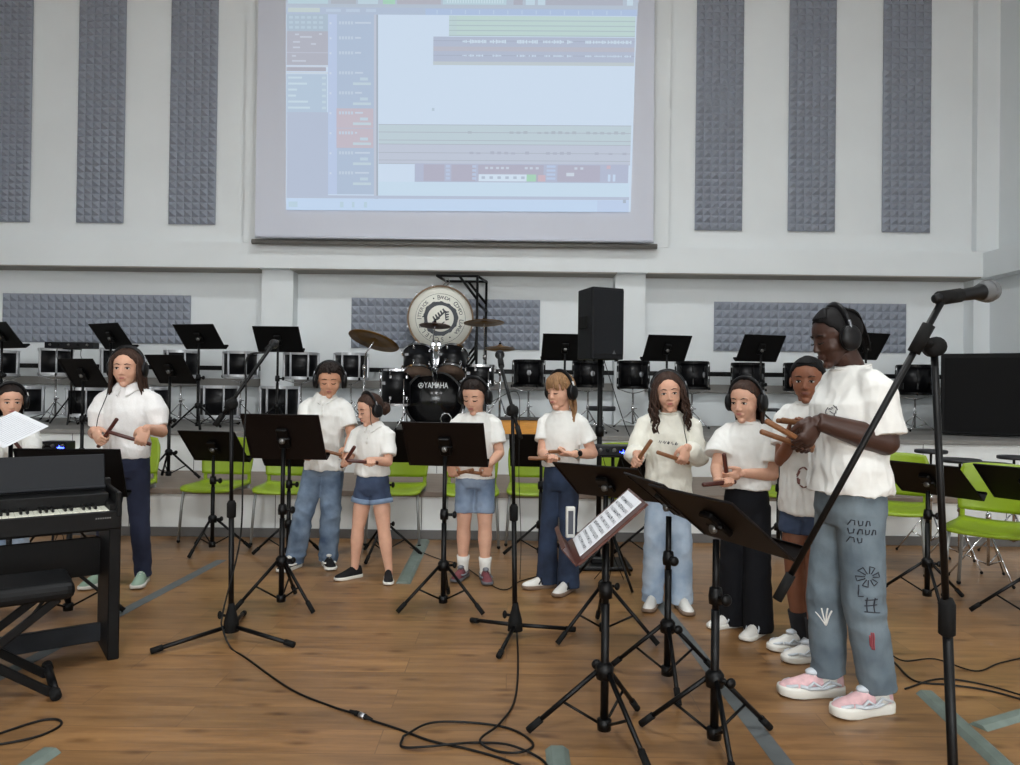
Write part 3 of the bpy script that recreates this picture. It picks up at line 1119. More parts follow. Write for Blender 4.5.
# girl in denim shorts
PD = cast('person in white polo shirt, short denim shorts and black sneakers, looking down', 371, 579, 391.5, hs=.174, wide=1.0, yaw=-14, head_yaw=-34, head_pitch=16, eyes='down',
          skin=SK_FAIR, lip=LIP_FAIR, hair='bun', hair_mat=H_BR, brow=H_DK, right=(348, 456, -.20), left=(368, 460, -.24),
          stick_right=(.50, -.45, .70), stick_left=(-.85, -.4, .1), stick_mat=RW,
          stick_label_right='dark stick pointing up in the hand of the girl in short shorts', stick_label_left='stick in the left hand of the girl in short shorts',
          top=dict(name='polo_shirt', mat=white_cot, collar='polo', sleeve=.80, sleeve_r=.050, sleeve_end=.052, hem=.555, fold=.005),
          bottom=dict(kind='shorts', name='denim_shorts', mat=d_short, r=(.055, .057, .059), len=.36, top=.60, cuff=True), feet=[(-.125, 0, -30), (.125, .0, 24)],
          shoes=dict(upper=b_sue, sole=w_sole, lace=b_sue), phones=dict(label='black headphones on the girl in short denim shorts'))
# boy in denim shorts
PE = cast('person with short hair in white t-shirt, denim shorts and white socks', 474, 578, 376.5, hs=.178, wide=1.0, yaw=-2, head_yaw=-16, head_pitch=18, eyes='down',
          skin=SK_FAIR, lip=LIP_FAIR, hair='crop', hair_mat=H_DK, right=(449, 464, -.22), left=(490, 464, -.22), dir_right=(.75, -.2, -.5), dir_left=(-.75, -.2, -.5),
          stick_right=(.80, -.45, .25), stick_left=(-.80, -.45, .15), stick_mat=ST,
          stick_label_right='tan stick in the right hand of the boy in denim shorts', stick_label_left='tan stick in the left hand of the boy in denim shorts',
          top=dict(mat=white_cot, collar='crew', sleeve=.72, sleeve_r=.052, sleeve_end=.054, hem=.50, full=1.03, fold=.005),
          bottom=dict(kind='shorts', name='denim_shorts', mat=d_light_s, r=(.050, .050, .051), len=.74, top=.60, off=.050), feet=[(-.078, -.0, -16), (.078, -.05, 12)],
          shoes=dict(upper=maroon, sole=mat('grey_sole', (92, 92, 96), .6), lace=grey_knit, tongue=grey_knit), sock=w_sock, sock_h=.085,
          phones=dict(label='black headphones on the boy in denim shorts', cord=[at(517, 392, 5.15), at(519, 430, 5.05), at(519, 480, 5.02), at(521, 540, 5.1), gz(520, 580)], cord_side=1))
# blond girl
PF = cast('person with blond fringe and low ponytail in white t-shirt and dark blue flared jeans', 560, 588, 371, neck=.004, hs=.172, wide=.93, yaw=-24, head_yaw=-20, head_pitch=8, eyes='down',
          skin=SK_FAIR, lip=LIP_FAIR, hair='bangs', hair_mat=H_BL, brow=H_BL, right=(549, 459, -.22), left=(573, 454, -.18), dir_left=(-.9, -.35, .0),
          stick_right=(-.95, -.2, .03), stick_left=(-.55, -.80, .05), stick_mat=ST,
          stick_label_right='tan stick pointing left in the hands of the blond girl', stick_label_left='tan stick in the watch wearing hand of the blond girl',
          top=dict(mat=white_cot, collar='crew', sleeve=.66, sleeve_r=.050, sleeve_end=.054, hem=.565, fold=.0045),
          bottom=dict(kind='long', name='jeans', mat=d_dark, r=(.051, .040, .054), top=.60, fold=.004, hem=.02), feet=[(-.085, -.03, -46), (.075, -.07, -8)],
          shoes=dict(upper=w_lea, sole=gum, lace=w_lea, stripe=b_sue), phones=dict(label='black headphones on the blond girl', accent='headphone_white'))
# curly haired girl
PG = cast('person with long curly brown hair in cream sweatshirt and pale blue jeans', 667, 607, 371, hs=.172, wide=.98, yaw=-8, head_yaw=0, head_pitch=4, head_roll=-5,
          skin=SK_FAIR, lip=LIP_FAIR, hair='curly', hair_mat=H_BR, brow=H_DK, right=(637, 454, -.22), left=(687, 447, -.22),
          stick_right=(.40, -.5, .78), stick_left=(-.90, -.30, .30), dir_left=(-.9, -.3, -.2), stick_mat=ST,
          stick_label_right='tan stick pointing up in the hand of the curly haired girl', stick_label_left='long tan stick across in the hand of the curly haired girl',
          top=dict(name='sweatshirt', mat=cream_cot, collar='crew', sleeve=1.5, sleeve_r=.054, hem=.485, full=1.06, fold=.007),
          bottom=dict(kind='long', name='jeans', mat=d_pale, r=(.055, .048, .048), fold=.007, hem=.02), feet=[(-.085, 0, -14), (.085, -.02, 12)],
          shoes=dict(upper=w_lea, sole=gum, lace=w_lea), stick_len=.22,
          phones=dict(label='dark headphones on the curly haired girl', cord=[at(688, 405, 4.45), at(684, 425, 4.30), at(687, 445, 4.32), at(689, 475, 4.5)], cord_side=1, tilt=-6))
# girl in black trousers
PH = cast('person with sleek brown hair in white ruffled top and wide black trousers', 745, 630, 378, hs=.172, wide=.98, yaw=-30, head_yaw=-14, head_pitch=8,
          skin=SK_FAIR, lip=LIP_FAIR, hair='sleek', hair_mat=H_BR, brow=H_DK, right=(718, 480, -.20), left=(742, 473, -.14),
          stick_right=(-.92, -.35, -.04), stick_left=(-.25, -.50, .82), stick_mat=RW,
          stick_label_right='dark stick pointing left held by the girl in black trousers', stick_label_left='dark stick pointing up held by the girl in black trousers',
          top=dict(name='ruffled_top', mat=white_cot, collar='crew', sleeve=.70, sleeve_r=.054, sleeve_end=.074, puff=1.2, hem=.565, fold=.005),
          bottom=dict(kind='long', name='trousers', mat=blk_tr, r=(.056, .052, .060), top=.60, hem=.015, fold=.004), feet=[(-.075, .03, -38), (.075, -.05, -14)],
          shoes=dict(upper=w_lea, sole=w_sole, lace=w_lea, stripe=silver_p), phones=dict(label='black headphones on the girl in black trousers'))
# girl beside the tall girl
PI_ = cast('person in white printed t-shirt and denim shorts, half hidden behind the tall girl in profile', 807, 653, 355, hs=.158, wide=1.0, yaw=-50, head_yaw=20, head_pitch=6,
           skin=SK_TAN, lip=LIP_TAN, hair='braids', hair_mat=H_BK, right=(792, 437, -.12), left=(806, 443, -.22),
           stick_right=(-.85, -.35, .10), stick_left=(-.9, -.3, .15), stick_mat=ST,
           stick_label_right='tan stick held by the girl hidden behind the tall girl', stick_label_left='lower tan stick beside the hands of the tall girl',
           top=dict(mat=white_cot, collar='crew', sleeve=.7, sleeve_r=.052, sleeve_end=.054, hem=.47, full=1.02),
           bottom=dict(kind='shorts', name='denim_shorts', mat=d_short, r=(.055,.057,.059), len=.40, top=.60), feet=[(-.06, .03, -25), (.07, -.06, -25)],
           shoes=dict(upper=w_lea, sole=w_sole, lace=silver_p, chunky=1.3, tongue=silver_p), sock=b_sock, sock_h=.12)
# tall girl in profile
PJ = cast('tall person with dark skin in profile, oversized white t-shirt and printed grey blue jeans', 847, 704, 303.5, hs=.150, arm=1.3, fwd=.026, neck=-.004, wide=1.06, yaw=-80, head_yaw=-4, head_pitch=16, eyes='down', hair_h=.02, fore=.168, upper=.146,
          skin=SK_DARK, lip=LIP_DARK, hair='braids', hair_mat=H_BK, right=(808, 424, .04), left=(817, 421, -.17), pole_left=(.25, 1.0, -.55), pole_right=(-.3, .9, -.6),
          stick_right=(-.88, -.1, .30), stick_left=(-.80, -.25, .40), dir_left=(-.75, -.1, -.45), dir_right=(-.55, .1, -.7), stick_mat=ST,
          stick_label_right='tan stick pointing left in the far hand of the tall girl', stick_label_left='tan stick in the bracelet wearing hand of the tall girl',
          top=dict(mat=white_cot, collar='crew', sleeve=.90, sleeve_r=.056, sleeve_end=.060, hem=.535, full=1.14, fold=.006),
          bottom=dict(kind='long', name='jeans', mat=d_grey, r=(.058, .050, .043), top=.60, fold=.008, hem=.055, hip=.096), feet=[(-.10, -.04, -6), (.09, .06, 6)],
          shoes=dict(upper=pinkm, sole=w_sole, lace=w_lea, chunky=1.5, tongue=silver_p, k=1.12), sock=w_sock, stick_len=.25,
          phones=dict(label='large black headphones on the tall girl in profile', tilt=-8))

# ---- small worn things and prints
def local(P, p):
    return P['Minv'] @ V(p)


for P, key, m_, r_, nm in ((PF, 'left', mat('watch_band', (96, 120, 112), .6), .0215, 'wristwatch'), (PJ, 'left', mat('beads', (196, 168, 160), .4), .0235, 'bracelet'), (PF, 'right', rubber_m, .020, 'wristband')):
    S, E, W = P['arms'][key]
    d = (E - W).normalized()
    mb = MB()
    c_ = W + d * .035
    a_ = d.orthogonal().normalized()
    b_ = d.cross(a_)
    ring_ = [c_ + (a_ * math.cos(q * pi / 12) + b_ * math.sin(q * pi / 12)) * (r_ * P['H'] / 1.42 + .003) for q in range(24)]
    mb.tube(ring_, .006 if nm != 'bracelet' else .0075, 8, True, 0, True)
    if nm == 'wristwatch':
        t_ = P['Minv'].to_3x3() @ V((.5, -.8, .2))
        t_ = (t_ - d * t_.dot(d)).normalized()
        mb.lathe([(.017, 0), (.019, .003), (.018, .010), (.013, .012)], 16, Matrix.Translation(c_ + t_ * (r_ + .003)) @ t_.to_track_quat('Z', 'Y').to_matrix().to_4x4(), 1)
    mb.build(nm, [m_, rubber_m], P['root'])

rq = random.Random(5)
Hh = PG['H']
st = []
x = -.085
for i in range(8):                          # dark scrawl across the chest of the sweatshirt
    w_ = rq.uniform(.012, .020)
    yv = -.012 * (i > 4) - .004 * i * .5
    st.append([(x, yv + rq.uniform(-.004, .004)), (x + w_ * .4, yv + .016), (x + w_ * .5, yv - .004), (x + w_, yv + rq.uniform(.002, .014))])
    x += w_ + .007
print_strokes(PG, PG['shirt'], st, V((.02, 0, .705 * Hh)), V((1, 0, 0)), V((0, 0, 1)), V((0, 1, 0)), .0032, print_d, 'printed_lettering')
Hh = PJ['H']
st = []
for i in range(16):
    a = 2 * pi * i / 16
    q = .022 + .008 * math.sin(3 * a)
    st.append([(q * math.cos(a), q * 1.2 * math.sin(a)), (q * 1.1 * math.cos(a + .5), q * 1.25 * math.sin(a + .5))])
st += [[(.0, -.025), (-.006, -.05)], [(-.008, .008), (.010, .0)]]
print_strokes(PJ, PJ['shirt'], st, V((.075, 0, .735 * Hh)), V((1, 0, 0)), V((0, 0, 1)), V((0, 1, 0)), .0028, print_d, 'chest_print')
# marks down the outer side of the jeans, seen from the viewer's side
ud, vd, dd = V((0, 1, 0)), V((0, 0, 1)), V((-1, 0, 0))


def marks(strokes, y, z, m_, r_=.0042):
    print_strokes(PJ, PJ['trousers'], [[(x_ * 1.15, y_ * 1.15) for x_, y_ in s_] for s_ in strokes], V((.2, y, z * Hh)), ud, vd, dd, r_, m_, 'printed_marks')


row = []
for k_, (n_, yy) in enumerate(((4, .030), (5, .0), (3, -.030))):
    x = -.05
    for i in range(n_):
        row += [[(x, yy), (x + .004, yy + .018), (x + .012, yy + .017), (x + .013, yy + .002)]] if (i + k_) % 2 else [[(x, yy + .018), (x + .002, yy), (x + .011, yy + .004), (x + .012, yy + .018)]]
        x += .020
marks(row, -.045, .445, print_d)
fl_ = []
for i in range(6):
    a = 2 * pi * i / 6
    b = a + .5
    fl_.append([(.012 * math.cos(a), .012 * math.sin(a)), (.036 * math.cos(a), .036 * math.sin(a)), (.036 * math.cos(b), .036 * math.sin(b)), (.012 * math.cos(b), .012 * math.sin(b))])
marks(fl_, -.02, .345, print_d)
marks([[(-.02, .02), (.02, .025)], [(-.02, .0), (.022, .004)], [(-.015, .03), (-.012, -.02)], [(.01, .03), (.012, -.02)], [(-.02, -.02), (.03, -.022)]], -.01, .275, print_d)
marks([[(0, .03), (.008, -.03)], [(.006, .03), (.013, -.03)], [(-.004, .02), (.003, -.02)]], -.005, .19, print_r, .006)
marks([[(-.02, .02), (.0, .03)], [(-.02, .008), (.005, .012)], [(-.018, -.004), (.008, -.004)]], -.075, .40, print_r, .006)
marks([[(-.01, .02), (.006, -.02)], [(.006, .02), (-.008, -.02)], [(.016, .02), (.016, -.02), (.028, -.018)]], -.07, .31, print_d)
marks([[(0, -.03), (-.01, .03)], [(0, -.03), (.004, .034)], [(0, -.03), (.016, .026)], [(0, -.03), (-.02, .01)]], -.08, .215, w_lea, .005)
Hh = PI_['H']
st = [[(.03 * math.cos(i * .8) * (1 - i * .03), .05 * math.sin(i * .8)), (.03 * math.cos(i * .8 + .6), .05 * math.sin(i * .8 + .6))] for i in range(14)]
print_strokes(PI_, PI_['shirt'], st, V((.03, 0, .60 * Hh)), V((1, 0, 0)), V((0, 0, 1)), V((0, 1, 0)), .006, mat('print_brown', (120, 78, 72), .8), 'chest_print')
# floor: long laminate boards that run across the hall
fm = bpy.data.materials.new('floor_boards')
fm.use_nodes = True
nt = fm.node_tree
bs = nt.nodes['Principled BSDF']
N = nt.nodes.new
L = nt.links.new
tc = N('ShaderNodeTexCoord')
br = N('ShaderNodeTexBrick')
br.inputs['Scale'].default_value = 1.0
br.inputs['Brick Width'].default_value = 1.25
br.inputs['Row Height'].default_value = .19
br.inputs['Mortar Size'].default_value = .0018
br.inputs['Mortar Smooth'].default_value = .2
br.inputs['Bias'].default_value = 0
br.offset = .37
br.inputs['Color1'].default_value = (0, 0, 0, 1)
br.inputs['Color2'].default_value = (1, 1, 1, 1)
br.inputs['Mortar'].default_value = (.5, .5, .5, 1)
L(tc.outputs['Object'], br.inputs['Vector'])
mp1 = N('ShaderNodeMapping')
mp1.inputs['Scale'].default_value = (.8, 6.5, 1)
L(tc.outputs['Object'], mp1.inputs['Vector'])
add = N('ShaderNodeVectorMath')
add.operation = 'ADD'
sc_ = N('ShaderNodeVectorMath')
sc_.operation = 'SCALE'
sc_.inputs['Scale'].default_value = 13.0
L(br.outputs['Color'], sc_.inputs[0])
L(mp1.outputs['Vector'], add.inputs[0])
L(sc_.outputs['Vector'], add.inputs[1])
n1 = N('ShaderNodeTexNoise')
n1.inputs['Scale'].default_value = 2.6
n1.inputs['Detail'].default_value = 8
n1.inputs['Roughness'].default_value = .62
n1.inputs['Distortion'].default_value = .25
L(add.outputs['Vector'], n1.inputs['Vector'])
rp = N('ShaderNodeValToRGB')
e = rp.color_ramp.elements
e[0].position, e[0].color = .28, srgb(108, 79, 50)
e[1].position, e[1].color = .75, srgb(158, 120, 78)
k = e.new(.5)
k.color = srgb(136, 101, 65)
L(n1.outputs['Fac'], rp.inputs['Fac'])
# knots
mp2 = N('ShaderNodeMapping')
mp2.inputs['Scale'].default_value = (2.6, 6.8, 1)
L(tc.outputs['Object'], mp2.inputs['Vector'])
vo = N('ShaderNodeTexVoronoi')
vo.voronoi_dimensions = '2D'
vo.inputs['Scale'].default_value = .8
vo.inputs['Randomness'].default_value = 1.0
L(mp2.outputs['Vector'], vo.inputs['Vector'])
kr = N('ShaderNodeValToRGB')
kr.color_ramp.elements[0].position, kr.color_ramp.elements[0].color = .02, (.45, .38, .32, 1)
kr.color_ramp.elements[1].position, kr.color_ramp.elements[1].color = .14, (1, 1, 1, 1)
L(vo.outputs['Distance'], kr.inputs['Fac'])
mx = N('ShaderNodeMix')
mx.data_type = 'RGBA'
mx.blend_type = 'MULTIPLY'
mx.inputs[0].default_value = .85
L(rp.outputs['Color'], mx.inputs[6])
L(kr.outputs['Color'], mx.inputs[7])
tone = N('ShaderNodeValToRGB')
tone.color_ramp.elements[0].color = (.84, .84, .84, 1)
tone.color_ramp.elements[1].color = (1.10, 1.08, 1.05, 1)
L(br.outputs['Color'], tone.inputs['Fac'])
mx2 = N('ShaderNodeMix')
mx2.data_type = 'RGBA'
mx2.blend_type = 'MULTIPLY'
mx2.inputs[0].default_value = 1.0
L(mx.outputs[2], mx2.inputs[6])
L(tone.outputs['Color'], mx2.inputs[7])
gap = N('ShaderNodeMix')
gap.data_type = 'RGBA'
gap.inputs[7].default_value = srgb(84, 60, 42)
fac = N('ShaderNodeMath')
fac.operation = 'MULTIPLY'
fac.inputs[1].default_value = .6
L(br.outputs['Fac'], fac.inputs[0])
L(fac.outputs[0], gap.inputs[0])
L(mx2.outputs[2], gap.inputs[6])
L(gap.outputs[2], bs.inputs['Base Color'])
bs.inputs['Roughness'].default_value = .34
bs.inputs['Specular IOR Level'].default_value = .45
bp = N('ShaderNodeBump')
bp.inputs['Strength'].default_value = .12
bp.inputs['Distance'].default_value = .002
L(n1.outputs['Fac'], bp.inputs['Height'])
L(bp.outputs['Normal'], bs.inputs['Normal'])

# ---------------------------------------------------------------- the hall
YW, YB, YU = 10.25, 9.85, 9.95            # back wall, face of beam and pilasters, face of the upper wall
XR = at(999, 240, YB).x
XL = -9.0
ZC = 7.8
YN = -15.0
T1Y, T1Z, T2Y, T2Z = 6.37, .41, 7.67, .82


def wx(px, Y=YB):
    return at(px, 300, Y).x


zb0 = at(130, 266, YB).z      # underside of the beam
zb1 = at(120, 240.5, YB).z    # top edge of the beam

fl = MB()
fl.box(((XL + XR) / 2, (YN + YW) / 2, -.05), (XR - XL + .4, YW - YN + .4, .1))
structure(fl.build('floor', fm))
ce = MB()
ce.box(((XL + XR) / 2, (YN + YW) / 2, ZC + .1), (XR - XL + .4, YW - YN + .4, .2))
structure(ce.build('ceiling', ceil_m))
bw = MB()
bw.box(((XL + XR) / 2, YW + .1, ZC / 2), (XR - XL + .4, .2, ZC))
bw.box(((XL + XR) / 2, (YB + YW) / 2 + .01, (zb0 + zb1) / 2), (XR - XL, YW - YB, zb1 - zb0))
bw.box(((XL + XR) / 2, (YU + YW) / 2 + .01, (zb1 + ZC) / 2), (XR - XL, YW - YU, ZC - zb1))
for a, b in ((257, 289), (617, 648), (982, 1002)):
    x0, x1 = wx(a), wx(b)
    bw.box(((x0 + x1) / 2, (YB + YW) / 2 + .09, zb0 / 2), (x1 - x0, YW - YB - .18, zb0))
for a, b in ((243, 668), (976, 1003)):
    x0, x1 = wx(a), wx(b)
    bw.box(((x0 + x1) / 2, (YB + YU) / 2 + .003, (zb1 + ZC) / 2), (x1 - x0, YU - YB + .006, ZC - zb1))
structure(bw.build('wall_back', wall_m))
sf = MB()
for a, b in ((-60, 257), (289, 617), (648, 982)):
    x0, x1 = wx(a), wx(b)
    sf.box(((x0 + x1) / 2, (YB + YW) / 2 + .01, zb0 - .008), (x1 - x0, YW - YB - .02, .016))
structure(sf.build('trim_3', mat('soffit', (150, 146, 138), .8)))
rw = MB()
rw.box((XR + .1, (YN + YW) / 2, ZC / 2), (.2, YW - YN, ZC))
structure(rw.build('wall_right', wall_m))
rb = MB()
rb.box((XR - .1, (YB - 12) / 2 + 6, (zb0 + zb1) / 2 - .02), (.2, 12, zb1 - zb0), 0)
structure(rb.build('trim_2', wall_m))
lw = MB()
lw.box((XL - .1, (YN + YW) / 2, ZC / 2), (.2, YW - YN, ZC))
structure(lw.build('wall_left', wall_m))
fw = MB()
fw.box(((XL + XR) / 2, YN - .1, ZC / 2), (XR - XL + .4, .2, ZC))
structure(fw.build('wall_front', wall_m))
# ledge that runs along the foot of the back wall
zl0, zl1 = at(620, 391.5, YW).z, at(620, 383.5, YW).z
lg = MB()
lg.box(((XL + XR) / 2, YW - .05, (zl0 + zl1) / 2), (XR - XL, .14, zl1 - zl0), .004)
structure(lg.build('trim_1', ledge_m))
# the two platforms the drums stand on
for nm, y, z0, z1 in (('stage_tier', T1Y, 0, T1Z), ('stage_tier', T2Y, T1Z, T2Z)):
    t = MB()
    t.box(((XL + XR) / 2, (y + YW) / 2 + .02, (z0 + z1 - .045) / 2), (XR - XL - .01, YW - y - .06, z1 - .045 - z0), 0, None, 0)
    t.box(((XL + XR) / 2, (y + YW) / 2, z1 - .0225), (XR - XL - .01, YW - y - .02, .045), .004, None, 1)
    k = math.floor((XR - XL) / 1.25)
    for i in range(k):
        t.box((XR - .9 - i * 1.25, y + .05, (z0 + z1 - .045) / 2), (.006, .004, z1 - .05 - z0), 0, None, 2)
    o = t.build(nm, [riser_m, deck_m if z0 == 0 else ledge_m, skirt_m])
    structure(o)
sk = MB()
sk.box(((XL + XR) / 2, T1Y + .035, .04), (XR - XL - .02, .012, .08), .003)
structure(sk.build('baseboard_back', skirt_m))

# ---------------------------------------------------------------- acoustic foam
ORD = ['leftmost', 'second', 'third', 'fourth', 'fifth', 'sixth', 'seventh', 'eighth']


def foam(x0, x1, z0, z1, Y, nx, nz, label, group, h=.05):
    mb = MB()
    mb.box(((x0 + x1) / 2, Y - .012, (z0 + z1) / 2), (x1 - x0, .022, z1 - z0))
    dx, dz = (x1 - x0) / nx, (z1 - z0) / nz
    vs, fs = [], []
    for i in range(nx):
        for j in range(nz):
            a, b = x0 + i * dx, z0 + j * dz
            o = len(vs)
            m = .04
            vs += [(a, Y - .024, b), (a + dx, Y - .024, b), (a + dx, Y - .024, b + dz), (a, Y - .024, b + dz),
                   (a + dx * .5 - dx * m, Y - .024 - h, b + dz * .5 - dz * m), (a + dx * .5 + dx * m, Y - .024 - h, b + dz * .5 - dz * m), (a + dx * .5 + dx * m, Y - .024 - h, b + dz * .5 + dz * m), (a + dx * .5 - dx * m, Y - .024 - h, b + dz * .5 + dz * m)]
            for q in range(4):
                fs.append([o + q, o + (q + 1) % 4, o + 4 + (q + 1) % 4, o + 4 + q])
            fs.append([o + 4, o + 5, o + 6, o + 7])
    mb.add(vs, fs)
    o = mb.build('acoustic_panel', foam_m)
    return tag(o, label, 'foam panel', group)


for i, (a, b, yb) in enumerate(((-12, 30, 222), (77, 123.5, 223), (169, 215.5, 224.5), (694.5, 741.5, 230.5), (787.5, 834, 231.5), (881.5, 929, 232.5))):
    z = at((a + b) / 2, yb, YU).z
    side = 'left' if i < 3 else 'right'
    lab = ['tall grey foam strip cut off by the left picture edge', 'middle tall grey foam strip of the three left of the screen', 'tall grey foam strip nearest the left edge of the screen',
           'tall grey foam strip nearest the right edge of the screen', 'middle tall grey foam strip of the three right of the screen', 'tall grey foam strip nearest the right corner of the hall'][i]
    dx = (at(b, yb, YU).x - at(a, yb, YU).x) / 6
    foam(at(a, yb, YU).x, at(b, yb, YU).x, z, z + dx * 44 * .93, YU, 6, 44, lab, 'tall foam strips beside the screen')
for a, b, yt, yb, nx, nz, lab in ((4, 190.5, 294.5, 343, 25, 6, 'long low grey foam panel on the wall behind the woman in the blouse'),
                                  (352, 539.5, 299, 349, 24, 6, 'long low grey foam panel behind the big white bass drum'),
                                  (714, 905, 303, 352, 24, 6, 'long low grey foam panel behind the tall girl in profile')):
    p, q = at(a, yt, YW), at(b, yb, YW)
    zt = at((a + b) / 2, (yt + yb) / 2 - (yb - yt) / 2, YW).z
    zz = at((a + b) / 2, (yt + yb) / 2 + (yb - yt) / 2, YW).z
    foam(p.x, q.x, zz, zt, YW, nx, nz, lab, 'long low foam panels')

# ---------------------------------------------------------------- projection screen with the projected program
YS = 9.66
sr = empty('projection_screen', at(455, 238, YS))
tag(sr, 'large pull-down projection screen showing a music editing program', 'screen')


def sp(px, py, Y=YS):
    return at(px, py, Y) - V(sr.location)


def quad(mb, corners, mi, Y, th=.0):
    vs = [sp(x, y, Y) for x, y in corners]
    mb.add(vs, [[0, 1, 2, 3]], mi)


s1 = MB()
# the cloth keeps a real thickness and hangs a little in front of the beam
c = [(259.5, -80), (655, -80), (653.5, 240.5), (255, 235.5)]
f_, b_ = [sp(x, y, YS) for x, y in c], [sp(x, y, YS) + V((0, .004, 0)) for x, y in c]
s1.add(f_ + b_, [[0, 1, 2, 3], [7, 6, 5, 4], [0, 4, 5, 1], [1, 5, 6, 2], [2, 6, 7, 3], [3, 7, 4, 0]])
s1.build('screen_cloth', screen_m, sr)
s2 = MB()
s2.tube([sp(255, 236.6), sp(653.5, 241.6)], .016, 10)
s2.box((0, 0, 0), (0, 0, 0)) if False else None
s2.build('bottom_bar', screen_m, sr)
s3 = MB()
p0, p1 = sp(252, 241.5, YS + .1), sp(657, 246.5, YS + .1)
s3.tube([p0, p1], .035, 12)
s3.build('rear_tube', ledge_m, sr)
hs_ = MB()
p0, p1 = sp(250, -88, YS + .05), sp(662, -88, YS + .05)
hs_.box((p0 + p1) / 2, (p1.x - p0.x, .16, .18), .01)
hs_.build('case', ledge_m, sr)

mo_ = MB()
for px_ in (300, 455, 610):
    q_ = sp(px_, -88, YS + .12)
    mo_.box(q_, (.05, .22, .06), .004)
mo_.build('wall_mount', ledge_m, sr)
UI = []


def ui(x0, y0, x1, y1, c):
    UI.append((x0, y0, x1, y1, c))


bgc, lav, teal = (206, 222, 240), (165, 172, 200), (178, 202, 210)
ui(286, -36, 634, 211, bgc)
ui(286, -36, 635, 8, (170, 178, 192))
for a, b, cc in ((288, 328, teal), (331, 356, (160, 160, 170)), (358, 378, (185, 205, 215)), (383, 395, (150, 205, 165)), (397, 440, (166, 156, 166)), (442, 505, teal), (512, 521, (158, 152, 164)), (524, 533, (192, 212, 222)), (536, 543, (192, 212, 222)), (544, 620, (160, 156, 170)), (624, 630, (196, 214, 224))):
    for yy in (-34, -24, -14, -4):
        ui(a, yy, b, yy + 8.5, cc)
for i in range(22):
    ui(446 + i * 2.6, -2 + (i % 3), 447.4 + i * 2.6, 3, (200, 220, 226))
ui(286, 8, 635, 15, (164, 176, 200))
ui(288, 8.5, 320, 13, (192, 202, 194))
for a, b in ((326, 341), (346, 360), (366, 376)):
    ui(a, 9.5, b, 12.5, (180, 194, 214))
ui(425, 8.8, 634, 15, (160, 180, 216))
for i in range(14):
    ui(436 + i * 14, 10, 437 + i * 14, 14, (184, 200, 226))
ui(286.5, 15, 328, 32, (158, 174, 190))
for r in range(3):
    for i in range(6):
        ui(289 + i * 6, 17 + r * 5, 293 + i * 6, 19.5 + r * 5, (178, 194, 206))
ui(286.5, 32, 328, 66, (164, 158, 170))
for a, b, y in ((295, 299, 34.5), (300, 312, 37), (319, 322, 34), (293, 300, 42), (293, 300, 47.5), (311, 316, 44), (292, 296, 56), (292, 306, 61)):
    ui(a, y, b, y + 1.6, (196, 196, 206))
ui(286.5, 53, 328, 54, (180, 178, 190))
ui(286.5, 66.5, 328, 67.6, (200, 204, 214))
ui(286.5, 68, 326, 72, (158, 148, 160))
ui(286.5, 73, 328, 74.5, (200, 206, 216))
ui(286.5, 75, 327, 113, (170, 188, 208))
for i in range(6):
    ui(288, 77.5 + i * 6, 288 + (14, 19, 9, 8, 20, 22)[i], 79.5 + i * 6, (200, 216, 226))
    ui(322, 77.5 + i * 6, 326, 80 + i * 6, (190, 206, 218))
ui(286.5, 113, 328, 199, (170, 176, 198))
ui(328, 15, 337, 195, (178, 190, 224))
ui(337, 15, 374, 195, (162, 176, 202))
for i in range(9):
    y = 22 + (i * 15 if i < 3 else 30 + (i - 2) * 20)
    if i in (5, 6):
        ui(336.5, y - 3, 373.5, y + 16.5, (192, 168, 178))
    for j in range(5):
        ui(339 + j * 3, y, 341 + j * 3, y + 3, (190, 200, 216))
    ui(355, y + .5, 355 + (16, 6, 6, 8, 7, 8, 2, 15, 14)[i], y + 2.2, (196, 204, 220))
    if i >= 3:
        ui(360, y + 6, 368, y + 9, (186, 202, 214))
        ui(353, y + 11, 371, y + 13.6, (188, 204, 212))
    ui(329.5, y + 1, 331.5, y + 3, (206, 214, 232))
ui(374, 15, 376.4, 200, (186, 186, 200))
ui(376.4, 15, 378, 200, (138, 146, 160))
ui(448.5, 15.5, 633, 36, (182, 204, 198))
for i in range(4):
    ui(448.5, 20 + i * 5, 633, 20.7 + i * 5, (150, 170, 170))
    ui(456, 16.4 + i * 5, 632, 19.4 + i * 5, (184, 208, 196))
ui(433, 36.6, 633, 65, (164, 170, 192))
ui(433, 46.5, 633, 51, (176, 168, 180))
ui(433, 61.5, 633, 65, (186, 190, 190))
ui(433, 40.4, 633, 41, (140, 146, 170))
ui(433, 55, 633, 55.6, (140, 146, 170))
rr = random.Random(3)
for a, b in ((462, 486), (489, 505), (516, 537), (542, 562), (566, 571), (584, 604), (606, 629)):
    x = a
    while x < b:
        h = rr.uniform(.4, 2.0)
        ui(x, 41.3 - h, x + 1.1, 41.3 + h, (212, 226, 238))
        if rr.random() < .75:
            h *= .55
            ui(x, 55.4 - h, x + 1.1, 55.4 + h, (206, 220, 234))
        x += 1.5
ui(378.5, 124.5, 632, 144, (184, 198, 204))
ui(378.5, 144, 632, 164, (186, 188, 204))
for i, y in enumerate((124.5, 132, 140, 144, 152.5, 160, 163.5)):
    ui(378.5, y, 632, y + .7, (156, 160, 172))
for a in range(468, 625, 7):
    if rr.random() < .7:
        ui(a, 132 - rr.uniform(.5, 1.6), a + 4, 133.4, (160, 166, 176))
    if rr.random() < .7:
        ui(a + 2, 152.6 - rr.uniform(.5, 1.6), a + 6, 154, (160, 160, 178))
ui(415, 163.5, 630.5, 182, (166, 168, 194))
for a, b in ((424, 445), (452, 476), (479, 545), (559, 602)):
    ui(a, 164.5, b, 181, (164, 154, 172))
